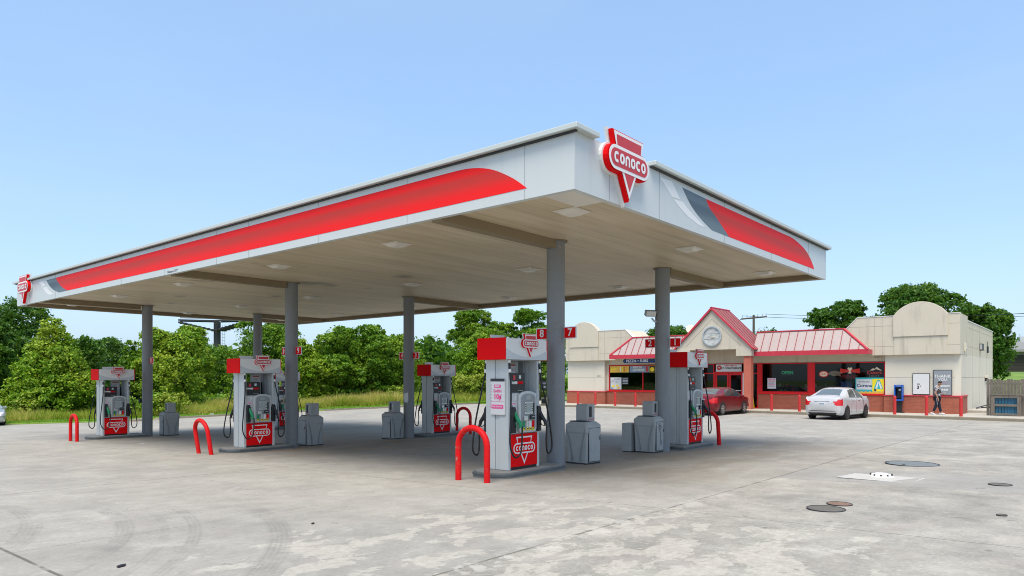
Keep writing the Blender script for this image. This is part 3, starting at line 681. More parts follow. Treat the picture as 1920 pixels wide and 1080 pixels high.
# ------------------------------------------------------------------ fuel dispensers
def nozzle(mb, f, c, m1):
    """nozzle hanging in a boot; f maps (u right, v up, n out)"""
    mb.tube([f(c, .13, .05), f(c+.01, .02, .10), f(c+.02, -.06, .16), f(c+.03, -.14, .17)], [.028,.036,.034,.024], m1, 8)
    mb.tube([f(c+.0, .13, .05), f(c-.01, .20, .035), f(c-.01, .25, .02)], [.018,.014,.013], 'silver', 8)
    mb.tube([f(c+.01, .0, .12), f(c, -.06, .07), f(c+.01, -.13, .09), f(c+.03, -.15, .15)], .009, m1, 6)
def face(t, side):
    """side=+1: front (towards -y), -1: back; built as parts of the dispenser"""
    s = side
    f = frame((0, 0, 0), (s,0,0), (0,0,1), (0,-s,0))            # u from -.45..+.45, n = distance from centre plane
    # red lower door
    mb = MB(); mb.box(-.405, .405, .05, .63, .245, .262, 'red_sign', f); d = mb.build('lower_door', t, bevel=.004)
    B, F, T = emblem(frame(f(0, .375, .264), (s,0,0), (0,0,1), (0,-s,0)), .62, 0, .0015, red='red_sign')
    F.build('emblem', d); T.build('lettering', d)
    mb = MB(); mb.box(-.40, .40, -.01, .045, .22, .25, 'black_plastic', f); mb.build('kick_plate', t)
    # upper door panels
    mb = MB(); mb.box(-.405, .405, .64, 1.36, .235, .25, 'pump_grey', f); ud = mb.build('upper_door', t, bevel=.006)
    # console with arched head
    A = [(-.17,.66), (.31,.66), (.31,1.30)] + [(.07+.24*math.cos(a), 1.30+.085*math.sin(a)) for a in np.linspace(0.15, PI-.15, 12)] + [(-.17,1.30)]
    A = [(-.18,.70), (-.14,.65), (.28,.65), (.32,.70), (.32,1.30)] + [(.07+.25*math.cos(a), 1.30+.10*math.sin(a)) for a in np.linspace(0.1, PI-.1, 12)] + [(-.18,1.30)]
    mb = MB(); mb.poly(f, A, .2505, .30, 'pump_grey'); co = mb.build('console', t, bevel=.012)
    mb = MB(); mb.poly(f, [(.07+(u-.07)*.82, 1.0+(v-1.0)*.88) for u, v in A], .301, .305, 'pump_dark_grey'); mb.build('console_panel', co)
    mb = MB(); mb.box(.0, .14, 1.24, 1.32, .306, .312, 'screen_light', f); mb.build('price_display', co)
    mb = MB(); mb.box(-.04, .19, .985, 1.20, .306, .314, 'silver', f)
    mb.box(.0, .15, 1.01, 1.185, .3145, .318, 'screen_light' if s > 0 else 'screen', f)
    for k in range(4):
        for uu in (-.022, .172): mb.box(uu-.010, uu+.010, 1.03+.04*k, 1.048+.04*k, .3145, .319, 'black_plastic', f)
    mb.build('display', co)
    mb = MB(); mb.box(-.08, .03, .86, .95, .306, .335, 'silver', f); mb.build('receipt_slot', co, bevel=.01)
    mb = MB(); mb.box(.10, .22, .89, .965, .306, .345, 'dark_metal', f); mb.box(.12, .2, .925, .935, .346, .35, 'silver', f); mb.build('card_reader', co, bevel=.006)
    mb = MB()
    for i in range(3):
        for j in range(3): mb.box(.13+.032*i, .153+.032*i, .975-.0*j+.0, .985, .306, .312, 'black_plastic', f)
    mb.box(.20, .23, 1.0, 1.18, .306, .315, 'black_plastic', f); mb.build('keypad', co)
    mb = MB()
    for i, mm_ in enumerate(('green_nozzle', 'silver', 'white_paint', 'red_sign')):
        u = -.10+.085*i+(.02 if i else 0); mb.box(u, u+.062, .74, .86, .306, .311, mm_, f)
    mb.build('grade_labels', co)
    mb = MB()
    for i in range(4):
        u = -.07+.085*i+(.02 if i else 0); mb.disc(frame(f(u, .715, .306), (s,0,0), (0,0,1), (0,-s,0)), .028, 0, .012, 'yellow', 16)
        mb.box(u-.02, u+.02, .712, .73, .3185, .321, 'black_plastic', f)
    mb.build('grade_buttons', co)
    mb = MB(); mb.box(-.345, -.215, 1.13, 1.20, .2505, .2525, 'poster_white', f); mb.box(-.335, -.225, 1.15, 1.16, .2526, .254, 'pink', f); mb.box(-.335, -.225, 1.172, 1.182, .2526, .254, 'pink', f); mb.build('sticker', ud)
    mb = MB(); mb.box(-.26, -.21, 1.24, 1.32, .2505, .2525, 'poster_white', f); mb.build('sticker', ud)
    mb = MB(); mb.box(.345, .385, .95, 1.22, .2505, .2525, 'poster_white', f); mb.build('sticker', ud)
    # poster box above the door
    mb = MB(); mb.box(-.372, .03, 1.375, 1.72, .20, .252, 'black_plastic', f); pb = mb.build('poster_box', t, bevel=.005)
    mb = MB(); text(mb, f, 'POWER', .062, 'white_graphic', .2555, -.285, 1.545, .003); text(mb, f, 'DRIVE', .062, 'red_sign', .2555, -.11, 1.545, .003)
    text(mb, f, 'fuel rewards', .028, 'silver', .2555, -.10, 1.41); mb.box(-.14, -.08, 1.62, 1.68, .253, .2555, 'silver', f); mb.box(-.3, -.24, 1.60, 1.68, .253, .2555, 'logo_red', f); mb.build('poster_text', pb)
    # boots and nozzles
    for c, gm in ((-.325, 'green_nozzle' if s > 0 else 'black_plastic'), (.40, 'black_plastic')):
        mb = MB(); mb.poly(f, [(c-.055,.66), (c+.045,.66), (c+.05,1.06), (c+.02,1.12), (c-.04,1.12), (c-.06,1.0)], .2515, .315, 'black_plastic'); bt = mb.build('nozzle_boot', t, bevel=.01)
        mb = MB(); nozzle(mb, lambda u, v, n, f=f: f(u, v+.90, n+.24), c+.02, gm); mb.build('nozzle', t)
    # hoses: from under the head, down in a loop, back up to the nozzle
    for (u0, dz_, c, sg) in ((-.43, 0, -.27, -1), (.43, 0, .44, 1)):
        top = (u0, 1.90, .30); hook = (c+.0, .745, .41)
        lowu = (u0-.16 if sg < 0 else c+.10)
        pts = [(u0, 1.93, .27), (u0+.0, 1.72, .29), (u0-.02*(1 if sg < 0 else -2), 1.45, .33), (u0+(-.09 if sg < 0 else .14), .95, .38), (u0+(-.13 if sg < 0 else .21), .52, .40), (u0+(-.08 if sg < 0 else .20), .32, .41), (u0+(.02 if sg < 0 else .11), .24, .41), (c-.03 if sg < 0 else c+.03, .30, .42), (c+.01, .47, .42), (c+.02, .66, .42), (c+.025, .78, .415)]
        P3 = []
        for i in range(len(pts)-1):
            p0 = pts[max(i-1, 0)]; p1 = pts[i]; p2 = pts[i+1]; p3 = pts[min(i+2, len(pts)-1)]
            for k in range(5):
                q_ = k/5
                P3.append(f(*[.5*((2*p1[j])+(-p0[j]+p2[j])*q_+(2*p0[j]-5*p1[j]+4*p2[j]-p3[j])*q_*q_+(-p0[j]+3*p1[j]-3*p2[j]+p3[j])*q_**3) for j in range(3)]))
        P3.append(f(*pts[-1]))
        mb = MB(); mb.tube(P3, .0155, 'black_rubber', 8); h = mb.build('hose', t)
        mb = MB(); mb.tube([f(u0, 1.95, .27), f(u0, 1.90, .275)], .024, 'white_paint', 8); mb.tube([f(u0, 1.89, .275), f(u0, 1.80, .283)], .022, 'black_plastic', 8); mb.tube([f(u0, 1.79, .284), f(u0, 1.73, .289)], .026, 'white_paint', 8); mb.build('breakaway', h)
def make_pump(label):
    t = thing('fuel_pump', (0,0,0), label, 'fuel pump', 'fuel pumps under the canopy')
    f0 = frame((0,0,0),(1,0,0),(0,1,0),(0,0,1))
    # end pillars: C-shaped with a recessed middle panel
    for s in (-1, 1):
        x0, x1 = (-.45, -.375) if s < 0 else (.375, .45)
        mb = MB()
        mb.box(x0, x1, -.265, -.05, 0, 1.96, 'pump_grey'); mb.box(x0, x1, .05+.0, .265, 0, 1.96, 'pump_grey')
        xa, xb = (x0+.02, x1-.002) if s < 0 else (x0+.002, x1-.02)
        mb.box(xa, xb, -.0495, .0495, 0, 1.958, 'pump_grey')
        mb.build('end_pillar', t, bevel=.012)
    mb = MB(); mb.box(-.374, .374, -.235, .235, 0, 1.375, 'pump_dark_grey'); mb.build('cabinet', t)
    mb = MB(); mb.box(-.37, .37, -.24, .24, 1.94, 1.965, 'pump_dark_grey'); mb.build('head_plate', t)
    # info panel hanging behind on the right
    mb = MB(); mb.box(-.02, .28, .15, .17, 1.376, 1.94, 'pump_grey'); ip = mb.build('back_panel', t)
    mb = MB(); mb.box(.02, .235, .143, .149, 1.60, 1.90, 'poster_white'); mb.box(.03, .225, .141, .1425, 1.86, 1.885, 'red_dark')
    for k in range(9): mb.box(.035+.02*(k % 3), .215-.025*(k % 2), .141, .1425, 1.62+.024*k, 1.628+.024*k, 'far_grey')
    mb.build('info_sheet', ip)
    mb = MB(); mb.box(.31, .374, .02, .14, 1.376, 1.94, 'pump_dark_grey'); mb.build('conduit_box', t)
    # cap: rounded-plan box, red ends, white faces
    mb = MB()
    mb.box(-.585, .585, -.33, .33, 1.96, 2.335, 'white_paint'); mb.build('cap', t, bevel=.01)
    for s in (-1, 1):
        mb = MB(); xa, xb = (-.605, -.5865) if s < 0 else (.5865, .605)
        mb.box(xa, xb, -.335, .335, 1.955, 2.34, 'red_sign'); mb.build('cap_end', t, bevel=.008)
        f = frame((0,0,0), (s,0,0), (0,0,1), (0,-s,0))
        # swoosh print along the bottom of the cap
        mb = MB(); arc = [(-.585+1.17*i/16, 2.01-.0+.17*((i/16-.52)**2)*3.2) for i in range(17)]
        mb.poly(f, [(-.583,1.962)]+[(.583,1.962)]+[(u, min(v, 2.3)) for u, v in arc[::-1]], .3305, .3315, 'swoosh'); mb.build('cap_print', t)
        W = .47; fr_ = frame(f(.045, 2.25, .332), (s,0,0), (0,0,1), (0,-s,0))
        B, F, T = emblem(fr_, W, .045, .0015); es = B.build('emblem_sign', t); F.build('sign_face', es); T.build('lettering', es)
        face(t, s)
    # promotional card on the left end
    return t
MATS['swoosh'] = None
m, N, L, b = nt('swoosh'); e = NE(N, L); b.inputs['Base Color'].default_value = (.50,.53,.55,1); b.inputs['Roughness'].default_value = .4; MATS['swoosh'] = m
PX = [(-1.26, .04), (5.72, .03), (-1.12, 9.22), (5.75, 9.33), (-1.10, 18.78), (5.80, 18.9)]
PL = ['nearest fuel pump with a pink earn 10 cent card on its red capped end', 'fuel pump behind the second column, in front of the red car',
      'second nearest fuel pump on the left, beside the column numbered 9', 'fuel pump in front of the hedge beside the column numbered 3',
      'leftmost fuel pump, beside the column numbered 11', 'farthest fuel pump, half hidden behind the column numbered 9']
IH = .12
p0 = make_pump(PL[0]); p0.location = (*PX[0], g(*PX[0])+IH)
for i in range(1, 6): clone(p0, (*PX[i], g(*PX[i])+IH), 0, PL[i])
# the promo card is its own thing
t = thing('promotion_card', (PX[0][0]-.452, PX[0][1], g(*PX[0])+IH), 'white and pink EARN 10 cent card on the end of the nearest pump', 'poster')
f = frame((0,0,0), (0,-1,0), (0,0,1), (-1,0,0))
mb = MB(); mb.box(-.12, .21, .98, 1.62, 0, .03, 'poster_white', f); mb.build('card', t, bevel=.004)
mb = MB(); mb.box(-.12, .21, 1.572, 1.622, .031, .034, 'dark_metal', f); mb.box(-.09, .18, 1.09, 1.16, .031, .034, 'pink', f); mb.box(-.03, .12, 1.46, 1.515, .031, .034, 'pink', f)
text(mb, f, 'EARN', .075, 'pink', .033, .045, 1.40, .001); text(mb, f, '10¢', .125, 'pink', .033, .045, 1.30, .005)
text(mb, f, 'KICK', .045, 'white_graphic', .036, .045, 1.487, .001); text(mb, f, 'PER GALLON', .038, 'white_graphic', .036, .045, 1.125)
for k in range(8): mb.box(-.115, -.10, 1.10+.055*k, 1.13+.055*k, .031, .033, 'pink' if k < 2 else 'far_grey', f)
mb.box(-.1, .19, 1.215, 1.219, .031, .033, 'pink', f); mb.build('print', t)
t = thing('paper_notice', (PX[5][0]-.452, PX[5][1], g(*PX[5])+IH), 'white paper taped to the end of the farthest pump', 'notice')
mb = MB(); mb.box(-.05, .12, .95, 1.3, 0, .006, 'poster_white', f); mb.build('paper', t)
# black tag hanging by the right hose of the nearest pump
t = thing('caution_tag', (PX[0][0]+.50, PX[0][1]-.33, g(*PX[0])+IH), 'small black caution tag hanging on the right hose of the nearest pump', 'tag')
f = frame((0,0,1.50), (1,0,0), (0,0,1), (0,-1,0)); mb = MB(); mb.box(-.075, .075, -.09, .09, -.012, .0, 'black_plastic', f); mb.build('card', t, bevel=.006)
mb = MB(); text(mb, f, 'STOP', .04, 'white_graphic', .003, 0, .03); text(mb, f, 'NO', .05, 'white_graphic', .003, 0, -.035, .002); mb.build('print', t)

# pump islands
def island(x0, x1, yc, label, rnd):
    t = thing('pump_island', ((x0+x1)/2, yc, 0), label, 'island', 'concrete pump islands'); zc = g((x0+x1)/2, yc)
    L_ = (x1-x0)/2; W_ = .43; R_ = .34
    P = []
    for (cx, cy, a0, r_) in ((L_-.1, W_-.1, 0, .1), (-L_+.1, W_-.1, PI/2, .1), (-L_+.1, -W_+.1, PI, .1), (L_-.1, -W_+.1, 1.5*PI, .1)):
        rr_ = R_ if (cx*rnd) > 0 else .06
        cx = math.copysign(L_-rr_, cx); cy = math.copysign(W_-rr_, cy)
        for k in range(7): a = a0+PI/2*k/6; P.append((cx+rr_*math.cos(a), cy+rr_*math.sin(a)))
    def sc_(q): return [(u*(1+q/L_), v*(1+q/W_)) for u, v in P]
    mb = MB(); mb.prism(sc_(-.03), zc-.1, zc+IH, 'island_concrete'); mb.build('slab', t, bevel=.008)
    mb = MB(); mb.prism(sc_(0), zc-.1, zc+IH-.035, 'island_concrete'); mb.build('side', t)
    mb = MB(); mb.prism(sc_(.012), zc+.045, zc+IH-.03, 'island_edge'); mb.build('edge_band', t, bevel=.006)
for (c, yc, nm) in ((0, .03, 'nearest'), (2, 9.22, 'second left'), (4, 18.78, 'far left')):
    dx = COLS[c][0]
    island(-2.08+dx, -.22+dx, yc, 'low kerbed concrete island under the %s pump' % nm, -1)
for (c, yc, nm) in ((1, .03, 'pump behind the second column'), (3, 9.33, 'pump in front of the hedge'), (5, 18.9, 'farthest pump')):
    island(4.78+COLS[c][0]-4.45, 6.72+COLS[c][0]-4.45, yc, 'low kerbed concrete island under the %s' % nm, 1)
# hoop guards
def hoop(x, y, w_, h, label, lean=(0, 0), rz=PI/2):
    t = thing('hoop_guard', (x, y, g(x, y)), label, 'hoop bollard', 'red bent pipe guards at the island ends', rz)
    r = .26; r = min(w_/2, .30); P = [(-w_/2, 0, -.15), (-w_/2, 0, 0), (-w_/2, 0, (h-r)*.5), (-w_/2, 0, h-r)]
    for k in range(1, 12): a = PI-PI*k/12; P.append((math.cos(a)*w_/2, 0, h-r+math.sin(a)*r))
    P += [(w_/2, 0, h-r), (w_/2, 0, (h-r)*.5), (w_/2, 0, 0), (w_/2, 0, -.15)]
    P = [(px+lean[0]*pz, py+lean[1]*pz, pz) for px, py, pz in P]
    mb = MB(); mb.tube(P, .053, 'pipe_red', 14); mb.build('pipe', t)
    return t
hoop(-2.47, -.08, .66, .90, 'scuffed red hoop guard in front of the nearest pump')
hoop(-2.45, 9.27, .66, .86, 'leaning red hoop guard by the second left pump', (.12, .10))
hoop(-2.54, 18.2, .60, .88, 'faded red hoop guard left of the leftmost pump')
hoop(6.98, .0, .66, .92, 'red hoop guard right of the pump before the red car', (.0, .14))
hoop(7.0, 9.25, .66, .92, 'dark red hoop guard right of the pump in front of the hedge')

# waste bins with towel and squeegee boxes
def make_bin(label):
    t = thing('waste_bin', (0,0,0), label, 'waste bin', 'grey service bins beside the columns')
    mb = MB(); a, b_ = .25, .29
    mb.prism([(-a+.02,-b_+.02),(a-.02,-b_+.02),(a-.02,b_-.02),(-a+.02,b_-.02)], 0, .03, 'dark_metal'); mb.build('base', t)
    # faceted body
    def oct_(x, y, c_): return [(-x+c_,-y),(x-c_,-y),(x,-y+c_),(x,y-c_),(x-c_,y),(-x+c_,y),(-x,y-c_),(-x,-y+c_)]
    lv = [(0.03, a-.035, b_-.03, .03), (.62, a-.01, b_-.01, .03), (.66, a, b_, .03), (.80, a, b_, .03), (.87, a-.07, b_-.07, .03)]
    V = []; F = []
    for z, x, y, c_ in lv: V += [(px, py, z) for px, py in oct_(x, y, c_)]
    for i in range(len(lv)-1):
        for j in range(8): F.append((i*8+j, i*8+(j+1) % 8, (i+1)*8+(j+1) % 8, (i+1)*8+j))
    F.append(tuple(range(32, 40)))
    mb = MB(); mb.add(V, F, 'bin_grey'); mb.build('body', t, bevel=.008)
    mb = MB(); mb.poly(frame((0,0,0),(1,0,0),(0,0,1),(0,-1,0)), [(-.178,.052),(.198,.052),(.203,.748),(-.183,.748)], b_-.016, b_+.0035, 'dark_metal'); mb.build('door_gap', t)
    mb = MB(); mb.tube([(.165,-b_-.012,.50), (.165,-b_-.03,.52), (.165,-b_-.012,.56)], .008, 'dark_metal', 6); mb.build('latch', t)
    mb = MB()
    mb.poly(frame((0,0,0),(1,0,0),(0,0,1),(0,-1,0)), [(-.17,.06),(.19,.06),(.195,.74),(-.175,.74)], b_-.016, b_+.008, 'bin_grey'); mb.build('door', t, bevel=.006)
    # sweeping relief lines on the end faces
    for s in (-1, 1):
        f = frame((0,0,0), (0,-s,0), (0,0,1), (s,0,0))
        for q_ in (-1, 1):
            pts = [(q_*(.24-.15*(k/12)**.8*1.0), .72-.66*(k/12)**1.0) for k in range(13)]
            pts = [(q_*(.25-.14*math.sin(k/12*PI/2)), .74-.68*(k/12)) for k in range(13)]
            mb = MB(); stroke(mb, f, pts, .007, a-.03, a+.006-.0, 'pump_dark_grey'); mb.build('relief_line', t)
    mb = MB(); mb.box(-.19, -.03, -.20, .20, .868, .885, 'black_plastic'); mb.build('bin_mouth', t, bevel=.006)
    mb = MB(); mb.box(-.04, .21, -.145, .145, .872, 1.23, 'bin_grey'); hd = mb.build('towel_box', t, bevel=.012)
    mb = MB(); mb.box(-.06, -.041, -.14, .14, .885, 1.2, 'bin_grey'); mb.build('towel_box_lid', hd, bevel=.008)
    mb = MB(); mb.box(.02, .09, -.16, -.146, .96, 1.18, 'black_plastic'); mb.box(.13, .15, -.15, -.146, 1.0, 1.14, 'silver'); mb.build('towel_slot', hd, bevel=.004)
    mb = MB(); mb.box(-.02, .19, -.149, -.146, .91, .925, 'logo_red'); mb.build('stripe', hd)
    return t
b0 = make_bin('grey waste bin with towel box right of the nearest column')
b0.location = (1.04, .06, g(1.04, .06)); b0.rotation_euler = (0,0,math.radians(-4))
b4 = clone(b0, (4.07, .20, g(4.07, .2)), math.radians(2), 'graffiti marked grey waste bin at the foot of the second column')
clone(b0, (.82, 9.50, g(.8, 9.5)), math.radians(-90), 'grey waste bin right of the column numbered 9')
clone(b0, (4.02, 9.60, g(4.0, 9.6)), math.radians(-88), 'grey waste bin left of the column numbered 3, before the hedge')
clone(b0, (.86, 18.75, g(.8, 18.75)), math.radians(-92), 'grey waste bin right of the leftmost column')
# scribbles on one bin
t = thing('graffiti', (4.07, .20, g(4.07, .2)), 'dark scribbled graffiti tags on the bin by the second column', 'graffiti')
mb = MB(); f = frame((0,0,0),(1,0,0),(0,0,1),(0,-1,0)); rr = random.Random(3)
for (u, v, s_) in ((-.02,.60,.055), (.03,.52,.05), (-.04,.66,.05), (.06,.62,.04), (.05,.34,.05), (.05,.24,.055), (.04,.43,.04)):
    pts = [(u+s_*math.sin(1.7*k+u*40)*.8+rr.uniform(-.01,.01), v+s_*math.cos(1.1*k+v*17)) for k in range(7)]
    stroke(mb, f, curve(pts, 5), .0035, .300, .3015, 'dark_metal')
mb.build('scribble', t)
t = thing('metal_cabinet', (3.97, .66, g(4, .66)), 'small plain grey metal box left of the graffiti marked bin', 'cabinet')
mb = MB(); mb.box(-.17, .17, -.13, .13, 0.02, .70, 'bin_grey'); mb.build('body', t, bevel=.01)
mb = MB(); mb.box(-.16, .16, -.12, .12, -.02, .02, 'dark_metal'); mb.build('base', t)

# lids and covers in the forecourt
def lid(x, y, r, m_, label, h=.012, ringm='dark_metal'):
    t = thing('manhole_cover', (x, y, g(x, y)+.002), label, 'manhole cover', 'round covers set in the forecourt')
    sl = .008; 
    mb = MB(); mb.ring(fr_up(0,0,0), r*.94, r, -.03, h, ringm, 48); mb.build('rim', t)
    mb = MB(); mb.disc(fr_up(0,0,0), r*.935, -.03, h-.004, m_, 48); mb.build('cover', t)
    if m_ == 'manhole_grey': 
        mb = MB()
        mb.disc(fr_up(-.25,.1,0), .03, h-.004, h+.004, 'dark_metal', 12); mb.build('bolt', t)
    return t
lid(4.40, -5.38, .47, 'manhole_grey', 'largest round cover, grey, in front of the white car')
lid(1.84, -7.02, .155, 'manhole_dark', 'small dark cover at the right edge of the forecourt')
lid(-1.92, -5.57, .225, 'manhole_dark', 'dark round cover nearest the camera')
lid(-1.44, -5.60, .155, 'manhole_rust', 'rusty brown cover touching the dark one nearest the camera')
lid(-1.2, -7.3, .055, 'manhole_dark', 'tiny round cap in the forecourt at the right')
t = thing('tank_pad', (1.72, -5.35, g(1.7, -5.35)), 'pale rectangular concrete pad with a white domed fill cap', 'fill pad')
mb = MB(); mb.poly(fr_up(0,0,0), [(-.36,.52),(.30,.40),(.36,-.62),(-.36,-.52)], -.02, .008, 'pad_pale'); mb.build('pad', t)
mb = MB(); stroke(mb, fr_up(0,0,0), [(-.36,.52),(.30,.40),(.36,-.62),(-.36,-.52)], .014, .0085, .012, 'lid_white', True); mb.build('painted_edge', t)
mb = MB(); mb.disc(fr_up(.18,-.02,0), .10, .05, .065, 'lid_white', 32, .15); mb.disc(fr_up(.18,-.02,0), .15, .009, .05, 'lid_white', 32, .20); dm = mb.build('fill_cap', t)
mb = MB()
for k in range(10): a = 2*PI*k/10+.2; mb.disc(fr_up(.18+.165*math.cos(a), -.02+.165*math.sin(a), 0), .014, .035, .056, 'dark_metal', 8)
mb.build('bolt', dm)
# litter
def litter(x, y, s_, m_, lab, nm='litter'):
    t = thing(nm, (x, y, g(x, y)+.002), lab, 'litter'); mb = MB()
    mb.poly(fr_up(0,0,0,.5), [(-s_,-.3*s_),(.2*s_,-.5*s_),(s_,0),(.3*s_,.5*s_),(-.6*s_,.4*s_)], 0, .012, m_); mb.build('scrap', t)
litter(-8.55, -1.55, .055, 'black_rubber', 'small black scrap at the bottom left of the forecourt')
litter(-6.35, -1.2, .03, 'black_rubber', 'tiny dark scrap on the tyre marked concrete')
litter(-1.8, 14.6, .09, 'poster_white', 'small white paper scrap between the left pumps')

# ------------------------------------------------------------------ the store
st = thing('convenience_store', (30.5, 9, SW), 'long cream stucco convenience store with red roof trim and brick base', 'building')
def part(mb, name, parent=None, bevel=0.0):
    o = mb.build(name, None, bevel); o.parent = parent or st
    # meshes are written in world metres; cancel the offset of the building's own origin
    if parent is None: o.matrix_parent_inverse = Matrix.Translation(-Vector(st.location))
    return o
XW, XM, XP, XE = 30.2, 30.5, 29.95, 29.12
YR, YL = -2.9, 21.15            # outer ends
yR2, yL2 = .50, 18.05           # inner edges of the wings
XB = 44.0
# lower walls of the wings
mb = MB(); mb.prism([(XW, yR2), (XW, YR+.25), (XW+.25, YR), (XB, YR), (XB, YR+.25), (XM+.1, YR+.25), (XM+.1, yR2)], .83, 2.96, 'stucco_lower'); part(mb, 'wall')
mb = MB(); mb.prism([(32.3, YR+.001), (XB, YR+.001), (XB, YR+.24), (32.3, YR+.24)], SW-.3, .829, 'stucco_lower'); part(mb, 'wall')
mb = MB(); mb.prism([(XW, YL), (XW, yL2), (XM+.1, yL2), (XM+.1, YL-.25), (XB, YL-.25), (XB, YL)], .80, 2.96, 'stucco_lower'); part(mb, 'wall')
mb = MB(); mb.box(XM+.1, XB, YL-.24, YL-.001, SW-.3, .799, 'stucco_lower'); mb.box(XB, XB+.25, YR, YL, SW-.3, 4.75, 'stucco'); part(mb, 'wall')
# brick bases
mb = MB(); mb.prism([(XW-.05, yR2+.05), (XW-.05, YR+.22), (XW+.22, YR-.05), (32.25, YR-.05), (32.25, YR+.2), (XM+.1, YR+.2), (XM+.1, yR2+.05)], SW-.1, .80, 'brick'); part(mb, 'brick_base')
mb = MB(); mb.prism([(XW-.08, yR2+.08), (XW-.08, YR+.20), (XW+.20, YR-.08), (32.27, YR-.08), (32.27, YR+.2), (XM+.1, YR+.2), (XM+.1, yR2+.08)], .801, .86, 'roof_trim'); part(mb, 'brick_cap')
mb = MB(); mb.prism([(XW-.05, YL+.05), (XW-.05, yL2-.05), (XM+.1, yL2-.05), (XM+.1, YL-.2), (31.2, YL-.2), (31.2, YL+.05)], SW-.1, .77, 'brick'); part(mb, 'brick_base')
mb = MB(); mb.prism([(XW-.08, YL+.08), (XW-.08, yL2-.08), (XM+.1, yL2-.08), (XM+.1, YL-.2), (31.2, YL-.2), (31.2, YL+.08)], .771, .82, 'roof_trim'); part(mb, 'brick_cap')
mb = MB(); mb.box(XM-.08, XM+.18, .56, 7.40, SW-.1, .80, 'brick'); part(mb, 'brick_base')
mb = MB(); mb.box(XM-.08, XM+.18, 12.3, 17.99, SW-.1, .80, 'brick'); part(mb, 'brick_base')
mb = MB(); mb.box(XM-.13, XM+.06, .59, 7.42, .801, .90, 'frame_red'); part(mb, 'sill', None, .01)
mb = MB(); mb.box(XM-.13, XM+.06, 12.28, 17.96, .801, .88, 'frame_red'); part(mb, 'sill', None, .01)
# header wall between the wings
mb = MB(); mb.box(XM, XM+.2, yR2+.002, yL2-.002, 2.64, 3.3, 'stucco'); part(mb, 'header_wall')
mb = MB(); mb.box(XM+.1, XM+.3, yR2+.1, .58, SW, 2.64, 'stucco_lower'); mb.box(XM+.02, XM+.2, 17.9, yL2-.003, SW, 2.64, 'stucco_lower'); part(mb, 'jamb')
# parapets: deep blocks overhanging the wings
def parapet(ya, yb, slope_to, arch_c, arch_r0, arch_r1, arch_w):
    """ya: outer end; yb: inner top end; slope_to: inner bottom end of the slope"""
    f = fr_negx(XP)
    zt, zb = 5.0, 2.96
    s = 1 if yb > ya else -1
    pts = [(-ya, zb), (-ya, zt), (-yb, zt), (-slope_to, 4.40), (-slope_to, zb)]
    if s > 0: pts = pts[::1]
    mb = MB(); mb.poly(f, pts, -2.6, 0, 'stucco'); pr = part(mb, 'parapet')
    mb = MB(); 
    for (u0, v0), (u1, v1) in zip(pts[1:3], pts[2:4]):
        d = Vector((u1-u0, v1-v0)).normalized(); nn = Vector((-d.y, d.x)) if s < 0 or True else d
        if nn.y < 0: nn = -nn
        mb.poly(f, [(u0, v0+.001), (u1, v1+.001), (u1+nn.x*.03, v1+nn.y*.03), (u0+nn.x*.03, v0+nn.y*.03)], -.35, .025, 'white_paint')
    part(mb, 'coping')
    # score lines
    mb = MB()
    for zz in (3.42, 4.50):
        e1 = -yb if zz < 4.45 else -(yb+(slope_to-yb)*.8); a, b3 = sorted((-ya, -slope_to if zz < 4.4 else e1))
        mb.box(a, b3, zz-.007, zz+.007, .0005, .003, 'score', lambda u, v, n: f(u, v, n))
    for yy in ([.97, .56] if s > 0 and ya < 5 else [18.37, 17.9]):
        mb.box(-yy-.007, -yy+.007, zb, zt-.002, .0005, .003, 'score', lambda u, v, n: f(u, v, n))
    part(mb, 'score_line')
    # arched sign block
    c0, w_ = -arch_c, arch_w/2
    A = [(c0-w_, 3.90), (c0+w_, 3.90), (c0+w_, 4.98)]
    n = 18; R = (w_*w_+.70*.70)/(2*.70)
    for k in range(1, n):
        a0 = math.asin(w_/R); a = a0-2*a0*k/n; A.append((c0+R*math.sin(a), 4.98+.70-R+R*math.cos(a)))
    A.append((c0-w_, 4.98))
    mb = MB(); mb.poly(f, A, -.30, .10, 'stucco'); part(mb, 'arched_block', None, .015)
    mb = MB(); mb.box(c0-w_+.05, c0+w_-.05, zb+.002, 3.895, .002, .045, 'stucco', f); part(mb, 'lower_block')
mat('score', (.30,.27,.22), .9, 0, .1, 3)
parapet(YR-.02, 1.80, 2.38, -1.17, 0, 0, 2.46)
parapet(YL+.02, 16.25, 15.6, 19.57, 0, 0, 2.40)
# drip stains on the walls are in the stucco material; conduit lines on the walls
mb = MB(); f = fr_negx(XW)
mb.box(-yR2, -YR-.25, 1.775, 1.787, .0005, .003, 'score', f); part(mb, 'score_line')
mb = MB(); mb.box(-YL, -yL2, 1.775, 1.787, .0005, .003, 'score', f); part(mb, 'score_line')
fs = fr_negy(YR)
mb = MB(); 
for zz in (1.78, 3.42, 4.42): mb.box(32.7 if zz > 2 else 30.5, XB, zz-.007, zz+.007, .0005, .003, 'score', fs)
for xx in (34.6, 37.6, 41.0): mb.box(xx-.007, xx+.007, .06, 4.72, .0005, .003, 'score', fs)
part(mb, 'score_line')
mb = MB(); mb.box(32.56, XB, YR, YR+.25, 2.961, 4.76, 'stucco'); part(mb, 'side_wall')
mb = MB(); mb.box(32.56, XB+.25, YR-.03, YR+.28, 4.761, 4.80, 'white_paint'); part(mb, 'coping')
mb = MB(); mb.box(32.56, XB, YL-.25, YL, 2.961, 4.76, 'stucco'); part(mb, 'side_wall')
mb = MB(); mb.box(XM+.25, XB, YR+.28, YL-.28, 4.1, 4.2, 'far_grey'); part(mb, 'flat_roof')
